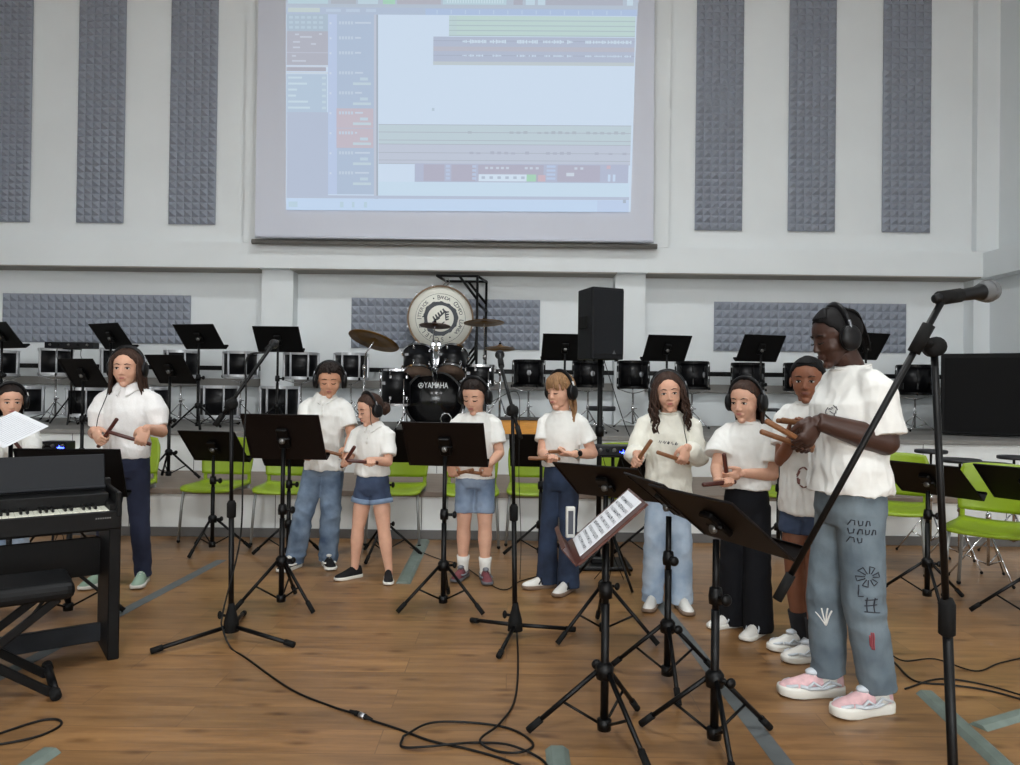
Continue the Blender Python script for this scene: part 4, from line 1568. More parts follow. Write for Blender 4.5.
for i in range(4):
    ui(446.5, 165 + i * 4, 450.5, 167.5 + i * 4, (176, 186, 214))
    ui(473, 165 + i * 4, 477, 167.5 + i * 4, (176, 186, 214))
    ui(548, 164.8 + i * 4, 557, 167 + i * 4, (176, 190, 222))
for a in (486, 491, 497, 502, 507, 526, 531, 537, 576, 582):
    ui(a, 166.5, a + 3, 168.8, (198, 202, 214))
ui(479.5, 174, 528, 181, (214, 228, 242))
for i in range(6):
    ui(482.5 + i * 8, 176, 486 + i * 8, 178.6, (166, 176, 196))
ui(528, 174, 537.5, 181, (150, 206, 160))
ui(539.5, 174.5, 547, 181, (204, 160, 168))
ui(568, 172, 576, 175.5, (206, 212, 222))
ui(608.5, 164.5, 612.5, 168, (204, 162, 172))
for a in (610, 615):
    ui(a, 173.5, a + 2.6, 180.5, (196, 212, 238))
ui(378.5, 182, 632, 197, (198, 220, 238))
ui(327, 196, 632, 199, (170, 176, 200))
ui(286.5, 199.2, 632, 211, (190, 212, 240))
for a, b in ((288.5, 297.5), (340, 343.5), (352, 354.5), (364, 367)):
    ui(a, 202.5, b, 208, (176, 202, 216))
ui(600, 199.5, 632, 211, (184, 200, 232))
ui(626, 198.5, 629, 202, (150, 160, 180))
ui(432, 108, 434.5, 111, (172, 190, 206))
cols = {}
um = MB()
for i, (x0, y0, x1, y1, cc) in enumerate(UI):
    if cc not in cols:
        cols[cc] = len(cols)
    Y = YS - .004 - i * .00004
    sh = lambda x, y: (x + (0 if x < 380 else (100 - y) * .031 * (x - 380) / 255 * 1.0), y + (x - 286) * .0062 - 1)
    quad(um, [sh(x0, y0), sh(x1, y0), sh(x1, y1), sh(x0, y1)], cols[cc], Y)
SCREEN_GAIN = 1.0
wash = lambda c_: tuple(int(.62 * a_ + .38 * b_) for a_, b_ in zip(c_, (188, 206, 222)))
um.build('projected_image', [glow('light_%d_%d_%d' % cc, wash(cc), SCREEN_GAIN) for cc in cols], sr, fix=False)

# ---------------------------------------------------------------- black rail behind the drums
rl = MB()
a, b = at(-40, 364.5, 10.10), at(985, 378.5, 10.10)
a.z = b.z = (at(20, 365, 10.10).z + at(900, 377, 10.10).z) / 2
rl.box((a + b) / 2, (b.x - a.x, .05, .06), .006)
o = rl.build('rail', black_m)
tag(o, 'long black horizontal rail fixed along the wall behind the drums', 'rail')
for i in range(6):
    bk = MB()
    x = a.x + .3 + i * (b.x - a.x - .6) / 5
    bk.box((x, (10.10 + YW) / 2, a.z), (.04, YW - 10.10 + .02, .04), .004)
    bk.build('bracket', black_m, o)

# ---------------------------------------------------------------- floor lines and cable covers
def flat_line(name, p0, p1, w, label, cat, h=.0012, m=tape_m):
    a, b = ground(*p0), ground(*p1)
    d = (b - a).normalized()
    n = V((-d.y, d.x, 0)) * w / 2
    mb = MB()
    pts = [a - n, b - n, b + n, a + n]
    mb.prism([(p.x, p.y) for p in pts], .0004, h)
    o = mb.build(name, m)
    return tag(o, label, cat, 'grey lines on the floor')


flat_line('floor_line', (222, 560), (-30, 692), .075, 'grey line on the floor running from green chairs to the piano', 'floor line')
flat_line('floor_line', (648, 588), (792, 775), .07, 'grey line on the floor running under the front black music stands', 'floor line')


def cover(p0, p1, w, label):
    a, b = ground(*p0), ground(*p1)
    d = (b - a).normalized()
    mb = MB()
    prof = [(-w / 2, 0), (-w / 2 + .012, .010), (-w / 4, .016), (w / 4, .016), (w / 2 - .012, .010), (w / 2, 0)]
    n = V((-d.y, d.x, 0))
    vs = [q + n * x + V((0, 0, z + .0005)) for q in (a, b) for x, z in prof]
    m = len(prof)
    fs = [[i, i + 1, m + i + 1, m + i] for i in range(m - 1)] + [[m - 1, 0, m, 2 * m - 1], list(range(m - 1, -1, -1)), list(range(m, 2 * m))]
    mb.add(vs, fs)
    o = mb.build('cable_cover', strip_m)
    tag(o, label, 'cable cover', 'grey green cable covers on the floor')
    return o


cover((424, 541), (403, 584), .10, 'grey green cable cover on the floor beside the girl in denim shorts')
cover((557, 750), (566, 830), .085, 'end of grey cable cover at the bottom edge below the left front stand')
cover((50, 752), (-20, 800), .085, 'end of pale cable cover at the bottom left corner')
cover((926, 694), (1040, 800), .085, 'grey green cable cover on floor behind the big foreground microphone stand')
cover((978, 728), (1060, 704), .075, 'short grey cable cover branching off at the right edge')
# ---------------------------------------------------------------- music stands
def music_stand(base, rz, hd, tilt, label, w=.49, h=.34, spread=.28, leg_rot=.4, hub=.25, m=None, group='black music stands', yaw_desk=None, desk_off=0.0, lip=.055):
    """base on its floor; hd: height of the desk's middle above it; the reader stands on the stand's own +y side"""
    m = m or desk_m
    root = empty('music_stand', base, rz)
    tag(root, label, 'music stand', group)
    pole = MB()
    top = hd - .06
    pole.rod((0, 0, .05), (0, 0, hub + .25), .0155, 14)
    pole.rod((0, 0, hub + .2), (0, 0, top), .0125, 12)
    po = pole.build('pole', black_m, root)
    cl = MB()
    zc = min(top - .1, hub + .30)
    cl.lathe([(.015, zc - .03), (.024, zc - .028), (.026, zc), (.022, zc + .03), (.014, zc + .034)], 14)
    cl.tube([(.0, 0, zc), (.062, 0, zc)], .009, 8)
    cl.ell((.062, 0, zc), (.014, .022, .022), 12, 8)
    cl.build('clutch', black_m, po)
    hb = MB()
    hb.lathe([(.018, hub - .03), (.032, hub - .028), (.034, hub + .015), (.022, hub + .03), (.017, hub + .032)], 16)
    co = MB()
    co.lathe([(.012, .03), (.026, .032), (.027, .07), (.017, .075)], 14)
    co.build('collar', black_m, root)
    hb.tube([(0, 0, hub), (.055, .02, hub)], .008, 8)
    hb.ell((.062, .023, hub), (.013, .02, .02), 12, 8)
    hb.build('hub', black_m, root)
    for i in range(3):
        q = leg_rot - rz + i * 2 * pi / 3
        c, s = math.cos(q), math.sin(q)
        lg = MB()
        lg.rod((c * .025, s * .025, hub), (c * spread, s * spread, .018), .0095, 10)
        lo = lg.build('leg', black_m, root)
        ft = MB()
        ft.rod((c * (spread - .045), s * (spread - .045), .018 + (hub - .018) * .045 / (spread - .025)), (c * (spread + .004), s * (spread + .004), .0135), .0135, 10)
        ft.build('rubber_foot', rubber_m, lo)
        bc = MB()
        k = .52
        bc.rod((c * (.025 + (spread - .025) * k), s * (.025 + (spread - .025) * k), hub + (.018 - hub) * k), (c * .02, s * .02, .055), .0055, 8)
        bc.build('brace', black_m, lo)
    Md = Matrix.Translation((0, 0, hd)) @ Matrix.Rotation(yaw_desk or 0, 4, 'Z')
    Md = Md @ Matrix.Rotation(tilt, 4, 'X') @ Matrix.Translation((0, .012, desk_off))
    # local desk: x across, z up the plate, +y toward the reader
    dk = MB()
    dk.box((0, 0, 0), (w, .004, h), .0018, Md)
    dk.box((0, -.004, h / 2 - .008), (w, .006, .016), .001, Md)
    for s in (-1, 1):
        dk.box((s * (w / 2 - .004), -.004, 0), (.008, .006, h - .02), .001, Md)
    d = dk.build('desk', m, root)
    lp = MB()
    lp.box((0, lip / 2, -h / 2 + .002), (w, lip, .004), .001, Md)
    lp.box((0, lip, -h / 2 + .009), (w, .004, .018), .001, Md)
    lp.build('lip', m, d)
    tl = MB()
    tl.box((0, -.016, -desk_off), (.07, .026, .13), .006, Md)
    tl.rod(tuple(Md @ V((-.035, -.024, -desk_off))), tuple(Md @ V((.045, -.024, -desk_off))), .011, 12)
    tl.build('tilter', black_m, root)
    kb = MB()
    p = Md @ V((0, -.03, -desk_off - .01))
    kb.lathe([(.008, 0), (.017, .002), (.018, .016), (.012, .022)], 14, Matrix.Translation(p) @ Matrix.Rotation(pi / 2, 4, 'X'))
    kb.build('knob', knob_m, root)
    return root, Md


def stand_px(px, py, zfloor, ptop, **k):
    """a stand whose foot stands at the place seen at (px, py); ptop: picture row of its desk's middle"""
    b = ground(px, py, zfloor)
    z = at(px, ptop, b.y).z
    return b, z - zfloor


def put_stand(px, py, pd, label, rz=0, tilt=40, zf=0.0, **k):
    b, hd = stand_px(px, py, zf, pd)
    return music_stand(b, R(rz), hd, R(tilt), label, **k)


# floor row in front of the players
put_stand(212, 551, 447.5, 'slim black music stand in front of the green chair behind the left microphone stand', -12, 42, leg_rot=.3)
put_stand(281, 607, 438, 'large black music stand in front of the boy in blue jeans', -7, 28, w=.475, h=.31, leg_rot=-.55, m=desk_brown, hub=.27, spread=.26)
put_stand(288, 557, 452, 'black music stand half hidden behind the large stand by the boy in jeans', -6, 40, leg_rot=.9)
put_stand(443, 608, 446, 'black music stand in front of the boy in denim shorts', -7, 36, m=desk_brown, leg_rot=-.55, w=.485)
put_stand(384, 557, 447, 'black music stand behind the girl in denim shorts', -4, 38, leg_rot=.2, w=.46)
put_stand(540, 557, 452, 'black music stand behind the blond girl, by the green chair', -4, 38, leg_rot=.9)
put_stand(648, 559, 463, 'black music stand between the two girls by the blue light', 10, 38, leg_rot=.5)
put_stand(778, 559, 456, 'black music stand behind the girl in black trousers', 8, 36, leg_rot=.5)
put_stand(604, 637, 484, 'dark brown music stand behind the stand with the sheet music', -36, 54, m=desk_brown, leg_rot=R(90), spread=.29, hub=.27, w=.50)
put_stand(927, 601, 481, 'black music stand with wide lip right of the tall girl', -60, 52, leg_rot=.3, w=.52, h=.36, hub=.24)
put_stand(1028, 622, 487, 'black music stand cut off by the right picture edge', -58, 50, leg_rot=.35)
put_stand(68, 616, 474, 'wide black music stand behind the piano in front of the woman', 4, 20, w=.57, h=.30, leg_rot=.25)
# front trio, turned to the right
mid_r, md_r = put_stand(667, 682, 503, 'middle black music stand of the front three, desk seen nearly edge on', -78, 52, leg_rot=R(28), m=desk_brown, w=.46, spread=.27)
put_stand(714, 747, 523, 'front black music stand tilted toward the tall girl in printed jeans', -68, 52, leg_rot=R(28), m=desk_brown, w=.50, h=.35)
shb, shd = stand_px(604, 738, 0, 527)
shroot, shM = music_stand(shb, R(90), shd, R(48), 'front music stand with red brown desk holding a white music sheet', m=redwood_m, w=.40, h=.33, leg_rot=R(-65), lip=.075)
pp = MB()
Mw_ = Matrix.Translation(shb) @ Matrix.Rotation(R(90), 4, 'Z') @ shM
pp.box((0, .006, .01), (.30, .004, .29), .0008, Mw_)
for i in range(9):
    for j in range(5):
        pp.box((0, .0084, .125 - i * .028 - j * .0028), (.26, .0006, .0007), 0, Mw_, 1)
for i in range(70):
    pp.box((random.uniform(-.12, .12), .0086, .125 - random.randrange(9) * .028 - random.uniform(0, .012)), (.006, .0007, .005), 0, Mw_, 1)
tag(pp.build('music_sheet', [paper_m, ink_m]), 'white sheet of printed music on the red brown music stand', 'sheet music')
# pale box held in the stand's corner
cb = MB()
Mc_ = Matrix.Translation(Mw_ @ V((.10, .05, -.115))) @ Matrix.Rotation(.1, 4, 'Z')
cb.box((0, 0, .03), (.035, .02, .12), .003, Mc_)
cb.box((0, -.0104, .03), (.020, .001, .09), 0, Mc_, 1)
tag(cb.build('metronome', [mat('pale_plastic', (186, 186, 180), .5), ink_m]), 'small pale upright box on the lip of the red brown stand', 'box')

# upper row, on the second platform
for i, (px, pt, rz, ti, lab) in enumerate((
        (2, 336, -28, 38, 'black music stand cut off by the left picture edge, back row'),
        (111, 337, -28, 38, 'black music stand above the head of the woman in the blouse'),
        (199, 337.5, -15, 42, 'black music stand right of the woman, tripod on the platform edge'),
        (278, 340, -1, 38, 'black back row music stand behind the left microphone tip'),
        (565, 348, 4, 34, 'black back row music stand left of the loudspeaker'),
        (667, 349, 12, 36, 'black back row music stand right of the loudspeaker'),
        (761, 349, 14, 34, 'black back row music stand in front of the right foam panel'),
        (866, 347, 20, 34, 'black back row music stand peeking out behind the tall girl head'))):
    b = at(px, pt, 8.12 if i != 2 else 8.0)
    music_stand(V((b.x, b.y, T2Z)), R(rz), b.z - T2Z, R(ti), lab, leg_rot=.4 + i * .3, w=.50, h=.34)
# two stands on the lower platform, beside the woman
for px, pt, rz, lab in ((83, 374, -20, 'black music stand behind the left shoulder side of the woman, below the foam'), (170, 370, -20, 'black music stand behind the woman on her right picture side')):
    b = at(px, pt, 7.0)
    music_stand(V((b.x, b.y, T1Z)), R(rz), b.z - T1Z, R(36), lab, leg_rot=.1, w=.44, h=.33)

# the sheet at the left edge lies across a small desk that faces the piano
pc = at(11, 432, 4.5)
b = V((pc.x, pc.y, 0))
ast, aM = music_stand(b, pi, pc.z, R(60), 'small black music stand under the large sheet at the left edge', leg_rot=.4, w=.20, h=.16, lip=.003)
ps = MB()
Ma = Matrix.Translation(b) @ Matrix.Rotation(pi, 4, 'Z') @ aM @ Matrix.Rotation(R(61), 4, 'Y')
ps.box((0, .010, 0), (.27, .002, .34), .0006, Ma)
for i in range(15):
    ps.box((0, .0115, .15 - i * .021), (.21, .0006, .0016), 0, Ma, 1)
tag(ps.build('music_sheet', [paper_m, mat('ink_pale', (150, 154, 164), .8)]), 'large white sheet of music in front of the girl at the left edge', 'sheet music')


# ---------------------------------------------------------------- microphone stands
def mic_stand(base, hub_z, pole_top, lo, hi, mic, label, r=.011, spread=.34, leg_rot=.5, mic_label='', grille=(118, 120, 122), pole_r=None):
    """tripod stand with a boom from lo to hi; mic = (tail, head) of the microphone it carries"""
    base = V(base)
    root = empty('microphone_stand', base)
    tag(root, label, 'microphone stand', 'microphone stands')
    P = MB()
    top = V(pole_top) - base
    pr = pole_r or r
    P.rod((0, 0, .03), (top.x * .5, top.y * .5, top.z * .55), pr * 1.15, 12)
    P.rod((top.x * .48, top.y * .48, top.z * .52), tuple(top), pr * .82, 12)
    po = P.build('pole', black_m, root)
    c = MB()
    zc = top.z * .55
    c.lathe([(pr * 1.2, zc - .045), (pr * 1.9, zc - .04), (pr * 1.9, zc + .03), (pr * 1.2, zc + .045)], 14, Matrix.Translation((top.x * .5, top.y * .5, 0)))
    c.build('clutch', rubber_m, po)
    h = MB()
    h.lathe([(.020, hub_z - .09), (.040, hub_z - .085), (.036, hub_z - .03), (.022, hub_z + .02), (.014, hub_z + .06)], 16)
    h.tube([(0, 0, hub_z - .01), (-.05, -.01, hub_z)], .007, 8)
    h.ell((-.055, -.01, hub_z), (.012, .012, .022), 10, 8)
    h.build('hub', rubber_m, root)
    for i in range(3):
        q = leg_rot + i * 2 * pi / 3
        l = MB()
        l.rod((math.cos(q) * .03, math.sin(q) * .03, hub_z - .06), (math.cos(q) * spread, math.sin(q) * spread, .016), r * .9, 10)
        lo_ = l.build('leg', black_m, root)
        f = MB()
        f.rod((math.cos(q) * (spread - .05), math.sin(q) * (spread - .05), .022), (math.cos(q) * (spread + .004), math.sin(q) * (spread + .004), .0145), r * 1.25, 10)
        f.build('rubber_foot', rubber_m, lo_)
    lo, hi = V(lo) - base, V(hi) - base
    B = MB()
    B.rod(tuple(lo), tuple(hi), r * .8, 12)
    bo = B.build('boom', black_m, root)
    w = MB()
    d = (hi - lo).normalized()
    w.rod(tuple(lo - d * .01), tuple(lo + d * .06), r * 1.25, 12)
    w.build('grip', rubber_m, bo)
    j = MB()
    # pivot: two discs either side of the boom and a wing knob
    side = d.cross(V((0, 0, 1))).normalized()
    near = lo + d * max(0, min((hi - lo).length, (top - lo).dot(d)))
    j.lathe([(.006, -.024), (r * 2.4, -.022), (r * 2.4, .022), (.006, .024)], 16, Matrix.Translation(top) @ side.to_track_quat('Z', 'Y').to_matrix().to_4x4())
    j.rod(tuple(near - d * .035), tuple(near + d * .035), r * 1.5, 12)
    j.rod(tuple(top), tuple(near), r * 1.3, 10)
    j.build('pivot', rubber_m, root)
    cl = MB()
    t, hd = V(mic[0]) - base, V(mic[1]) - base
    md = (hd - t).normalized()
    cm = t + (hd - t) * .18
    cl.rod(tuple(hi), tuple(cm), r * .8, 10)
    cl.rod(tuple(cm - md * .02), tuple(cm + md * .045), .0165, 14)
    cl.build('clip', rubber_m, root)
    # the microphone, a thing of its own
    Mm = frame_z(mic[0], mic[1])
    Lm = (V(mic[1]) - V(mic[0])).length
    mr = empty('microphone', mic[0])
    tag(mr, mic_label, 'microphone', 'microphones on stands')
    Ml = Matrix.Translation(-V(mic[0])) @ Mm
    b = MB()
    b.lathe([(.008, 0), (.0105, .003), (.0115, .02), (.0155, Lm * .66), (.0195, Lm * .72), (.021, Lm * .75), (.016, Lm * .755)], 20, Ml)
    b.build('body', mat('mic_body', (18, 19, 21), .4), mr)
    g = MB()
    g.lathe([(.0205, Lm * .74), (.0245, Lm * .80), (.0262, Lm * .86), (.0235, Lm * .94), (.015, Lm * .985), (.004, Lm)], 20, Ml)
    g.build('grille', mat('mic_grille_%d' % grille[0], grille, .4, .8, bump=.8, bump_scale=900), mr)
    rg = MB()
    rg.ring(.0268, .004, Lm * .845, Lm * .875, 20, Ml)
    rg.build('band', MATS['mic_grille_%d' % grille[0]], mr)
    return root


b1 = ground(231, 638)
tipY = b1.y + .12
mic_stand(b1, .12, at(231.5, 404, b1.y), at(216, 424, b1.y - .03), at(271, 347, tipY), (at(267, 350, tipY), at(275, 343, tipY + .16)),
          'black boom microphone stand between the woman and the boy in jeans', r=.012, leg_rot=R(100), mic_label='microphone with cable above the left drums', spread=.38, grille=(60, 60, 62))
b2 = ground(515, 637)
mic_stand(b2, .12, at(512.5, 411, b2.y), at(520, 437, b2.y - .05), at(501, 366, b2.y + .12), (at(501.5, 367, b2.y + .12), at(499.5, 353, b2.y + .27)),
          'black boom microphone stand left of the blond girl', r=.0115, leg_rot=R(16), mic_label='upright microphone left of the blond girl head', spread=.33, grille=(34, 34, 36))
b3 = V((at(961, 700, 1.80).x, 1.80, 0))
tp = at(934, 347, 1.74)
mic_stand(b3, .12, tp, at(779, 596, 1.80), at(941, 303, 1.70), (at(934, 299, 1.70), at(996, 290, 1.77)),
          'big black boom microphone stand in the right foreground', r=.0095, leg_rot=-pi / 2 + .9, mic_label='silver headed microphone at the top right on the foreground stand', spread=.36, pole_r=.0098)


# ---------------------------------------------------------------- cables
def cable(pts, label, r=.0045, zs=None):
    mb = MB()
    mb.tube(smooth_path(pts, 8), r, 8, True)
    o = mb.build('cable', cable_m)
    tag(o, label, 'cable', 'black cables on the floor')
    return o




m1 = at(267, 350, tipY)
c1 = cable([m1 + V((0, .0, -.012)), at(247, 358, tipY - .05), at(246, 400, b1.y), at(243, 470, b1.y - .03), at(240, 540, b1.y - .02), at(223, 612, b1.y - .10), at(223, 634, b1.y - .14) + V((0, 0, .02)), gz(231, 649), gz(246, 659), gz(290, 690), gz(330, 707), gz(352, 714)],
           'black microphone cable running from the left boom stand to the silver connector')
cn = MB()
a, b = gz(350, 713.3, .010), gz(372, 722, .010)
cn.tube([a, a.lerp(b, .25), a.lerp(b, .26), a.lerp(b, .72), a.lerp(b, .74), b], [.0055, .009, .0105, .0105, .0085, .005], 12, True)
cn.rod(a.lerp(b, .45), a.lerp(b, .68), .0112, 12, 1)
tag(cn.build('cable_connector', [rubber_m, steel_m]), 'silver and black plug joining two cables on the floor', 'plug')
cable([gz(371, 721.5), gz(400, 731), gz(430, 742), gz(470, 751), gz(510, 763), gz(560, 785)], 'black cable from the silver plug to the bottom edge')
cable([gz(403, 740, .013), gz(430, 727, .015), (gz(470, 724, .006)), gz(510, 730), gz(533, 745), gz(520, 756, .013), gz(495, 752), gz(480, 744, .015), gz(500, 727, .015), gz(515, 700), gz(518, 660), gz(516, 622)], 'black looped cable on the floor below the middle microphone stand')
cable([gz(403, 740, .013), gz(402, 748), gz(425, 751, .015), gz(455, 748, .015), gz(480, 744), gz(510, 749, .014), gz(540, 760, .006), gz(552, 775)], 'black cable curl left of the bottom cable cover')
cable([gz(-25, 744), gz(5, 733), gz(40, 722), gz(58, 721), (gz(60, 727)), gz(40, 737), gz(10, 744), gz(-25, 749)], 'black cable loop on the floor at the bottom left')
cable([gz(885, 655), gz(895, 664), gz(915, 682), gz(950, 686), gz(990, 692), gz(1040, 706)], 'black cable on the floor behind the tall girl shoes', .0045)
cable([gz(890, 655), gz(905, 662), gz(935, 660), gz(975, 672), gz(1000, 664), gz(1040, 655)], 'thin black cable under the right music stands', .0035)
cable([gz(905, 690), gz(940, 680), gz(985, 686), gz(1040, 702)], 'black cable lying next to the right cable cover', .004)
cable([gz(410, 548), gz(440, 560), gz(462, 566), gz(500, 590), gz(520, 582), gz(545, 575)], 'thin black cable around the feet of the boy in denim shorts', .0035)
# ---------------------------------------------------------------- drums
badge_m = mat('badge', (150, 152, 156), .4, .5)


def drum(r, dep, style, name='tom_drum'):
    """upright drum standing on its lower hoop at z = 0"""
    root = empty(name)
    s = MB()
    s.lathe([(r * .985, .02), (r * .985, dep - .02)], 36)
    s.build('shell', shell_m, root)
    for z0, z1, hm in ((.0, .034, 'resonant_head'), (dep - .034, dep, 'batter_head')):
        h = MB()
        zz = .006 if z0 == 0 else dep - .006
        h.lathe([(r * .99, zz - .003), (r * .99, zz + .003)], 36)
        h.build(hm, head_m, root)
        q = MB()
        q.ring(r * 1.045, r * .06, z0, z1, 36)
        if style == 'silver':
            q.ring(r * 1.07, r * .05, z0 + .008, z0 + .014, 36)
            q.ring(r * 1.07, r * .05, z1 - .010, z1 - .004, 36)
        q.build('hoop', hoop_m if style == 'silver' else black_m, root)
    n = 6 if style == 'silver' else 8
    for i in range(n):
        a = 2 * pi * i / n
        l = MB()
        M = Matrix.Rotation(a, 4, 'Z') @ Matrix.Translation((r * 1.0, 0, 0))
        if style == 'silver':
            l.box((.008, 0, dep / 2), (.018, .020, dep - .05), .005, M)
            l.rod(tuple(M @ V((.018, 0, .004))), tuple(M @ V((.018, 0, dep - .004))), .009, 8)
        else:
            l.box((.010, 0, dep * .72), (.020, .022, dep * .22), .005, M)
            l.box((.010, 0, dep * .28), (.020, .022, dep * .22), .005, M)
            l.rod(tuple(M @ V((.016, 0, .01))), tuple(M @ V((.016, 0, dep - .01))), .0035, 8)
        l.build('lug', hoop_m if style == 'silver' else black_m, root)
    if style == 'black':
        b = MB()
        b.ell((0, -r * .99, dep * .52), (.028, .004, .036), 14, 8)
        b.build('badge', badge_m, root)
    return root


def drum_stand(hgt, r):
    """chrome tripod with a three armed basket; the drum rests at z = hgt"""
    root = empty('drum_stand')
    p = MB()
    low = max(.05, hgt * .22)
    p.rod((0, 0, low * .4), (0, 0, hgt - .05), .012, 12)
    if hgt > .3:
        p.lathe([(.012, hgt * .5 - .03), (.020, hgt * .5 - .028), (.020, hgt * .5 + .02), (.012, hgt * .5 + .025)], 12)
        p.tube([(0, 0, hgt * .5), (.05, -.02, hgt * .5)], .006, 8)
    p.build('pole', chrome_m, root)
    b = MB()
    for i in range(3):
        a = -pi / 2 + .5 + i * 2 * pi / 3
        c, s = math.cos(a), math.sin(a)
        b.tube([(0, 0, hgt - .055), (c * r * .45, s * r * .45, hgt - .04), (c * r * .98, s * r * .98, hgt - .008), (c * r * 1.10, s * r * 1.10, hgt - .004), (c * r * 1.12, s * r * 1.12, hgt + .02)], .006, 8)
        b.ell((c * r * 1.12, s * r * 1.12, hgt + .012), (.013, .013, .02), 8, 6, None, 1)
    b.build('basket', [chrome_m, rubber_m], root)
    for i in range(3):
        a = -pi / 2 + .2 + i * 2 * pi / 3
        c, s = math.cos(a), math.sin(a)
        l = MB()
        top = max(.06, hgt * .42)
        l.rod((c * .015, s * .015, top), (c * .24, s * .24, .014), .0065, 8)
        l.rod((c * .015, s * .015, low * .5), (c * .14, s * .14, top + (.014 - top) * .56), .0055, 8)
        lo = l.build('leg', chrome_m, root)
        f = MB()
        f.rod((c * .225, s * .225, .022), (c * .25, s * .25, .0125), .0115, 8)
        f.build('rubber_foot', rubber_m, lo)
    return root


protos = {}
ORDS = ['first', 'second', 'third', 'fourth', 'fifth', 'sixth', 'seventh', 'eighth']


def put_drum(px, ptop, pbot, pw, Y, style, zf, label, slabel, rz=0.0):
    c = at(px, pbot, Y)
    r = pw / 2 * Y / F_PX / 1.09
    dep = (pbot - ptop - 1.5) * Y / F_PX
    d = drum(r, dep, style)
    d.location = c
    d.rotation_euler = (0, 0, rz)
    tag(d, label, 'drum', 'black drums with silver hoops' if style == 'silver' else 'all black drums')
    s = drum_stand(c.z - zf, r)
    s.location = (c.x, c.y, zf)
    s.rotation_euler = (0, 0, rz)
    tag(s, slabel, 'drum stand', 'chrome drum stands')


for i, (px, a, b, w, lab) in enumerate((
        (1, 349, 376, 33, 'drum with silver hoops cut off by the left edge, back row'),
        (56, 347, 375.5, 33, 'back row drum with silver hoops under the small black rack box'),
        (117, 347, 376, 33, 'back row drum with silver hoops hidden behind the head of the woman'),
        (181, 349, 377.5, 34, 'back row drum with silver hoops behind the stand right of the woman'),
        (240.5, 350, 377.5, 34.5, 'back row drum with silver hoops left of the left microphone tip'),
        (301, 351, 379.5, 34.5, 'back row drum with silver hoops just left of the boy in jeans'),
        (351, 351.5, 380, 34, 'back row drum with silver hoops under the big tilted cymbal'))):
    put_drum(px, a, b, w, 9.35, 'silver', T2Z, lab, 'chrome stand carrying the ' + lab.replace('back row ', '', 1).replace(', back row', ''), .03 * i)
for i, (px, a, b, w, lab) in enumerate((
        (24, 384.5, 414, 38, 'lower row drum with silver hoops behind the girl at the left edge'),
        (85, 386, 416, 38, 'lower row drum with silver hoops left of the woman in the blouse'),
        (150, 385.5, 414, 38, 'lower row drum with silver hoops at the shoulder of the woman'),
        (218.5, 384, 417.5, 38.5, 'lower row drum with silver hoops left of the left microphone boom'),
        (279.5, 384.5, 418, 38.5, 'lower row drum with silver hoops right of the left microphone boom'))):
    put_drum(px, a, b, w, 8.75, 'silver', T2Z, lab, 'low chrome stand under the ' + lab.replace('lower row ', ''), .03 * i)
for i, (px, a, b, w, lab) in enumerate((
        (528.5, 358.5, 387, 33, 'all black drum with round badge right of the middle microphone'),
        (588, 359.5, 387.5, 33, 'all black drum directly below the loudspeaker'),
        (633, 359.5, 389, 33, 'all black drum just right of the loudspeaker'),
        (692, 360, 389.5, 34, 'all black drum just right of the curly haired girl'),
        (747.5, 361.5, 391, 34, 'all black drum above the girl in black trousers'),
        (800, 361.5, 391, 33, 'all black drum behind the girl beside the tall girl'),
        (915, 363.5, 395, 36, 'all black drum behind the foreground microphone boom'),
        (970.5, 366, 397, 33, 'all black drum in front of the big black box at right'))):
    put_drum(px, a, b, w, 9.45, 'black', T2Z, lab, 'chrome stand of the ' + lab, .2 * i)

# ---------------------------------------------------------------- drum kit
YK = 8.25
c = at(434, 405.5, YK)
BR = 29.5 * YK / F_PX
bd = empty('bass_drum', (c.x, YK, T2Z))
tag(bd, 'black bass drum of the drum kit lettered YAMAHA', 'drum')
cz = BR * 1.03
Mb = Matrix.Translation((0, 0, cz)) @ Matrix.Rotation(pi / 2, 4, 'X')      # local z -> toward the players (-y)
s = MB()
s.lathe([(BR * .97, -.40), (BR * .97, .0)], 44, Mb)
s.build('shell', shell_m, bd)
for z, nm in ((.005, 'front_head'), (-.405, 'batter_head')):
    h = MB()
    h.lathe([(BR * .955, z - .004), (BR * .955, z + .004)], 44, Mb)
    h.build(nm, mat('black_head', (14, 14, 16), .22, coat=.4) if z > 0 else head_m, bd)
    q = MB()
    q.ring(BR * 1.02, BR * .07, z - .02, z + .025, 44, Mb)
    q.build('hoop', black_m, bd)
for i in range(8):
    a = 2 * pi * (i + .5) / 8
    l = MB()
    M = Mb @ Matrix.Rotation(a, 4, 'Z') @ Matrix.Translation((BR * .99, 0, 0))
    l.box((.012, 0, -.10), (.024, .024, .06), .006, M)
    l.rod(tuple(M @ V((.018, 0, -.10))), tuple(M @ V((.026, 0, .02))), .004, 8)
    l.box((.020, 0, .02), (.02, .03, .012), .003, M)
    l.build('lug', chrome_m, bd)
t = MB()
me = text_mesh('YAMAHA', .080, .0012)
Mt = Matrix.Translation((.022, -.0125, cz + BR * .50)) @ Matrix.Rotation(pi / 2, 4, 'X')
t.join(me, 0, Mt @ Matrix.Scale(.80, 4, V((1, 0, 0))) @ Matrix.Scale(1.15, 4, V((0, 1, 0))), False)
Ml = Matrix.Translation((-.145, -.0125, cz + BR * .50)) @ Matrix.Rotation(pi / 2, 4, 'X')
t.ring(.030, .006, -.001, .001, 26, Ml)
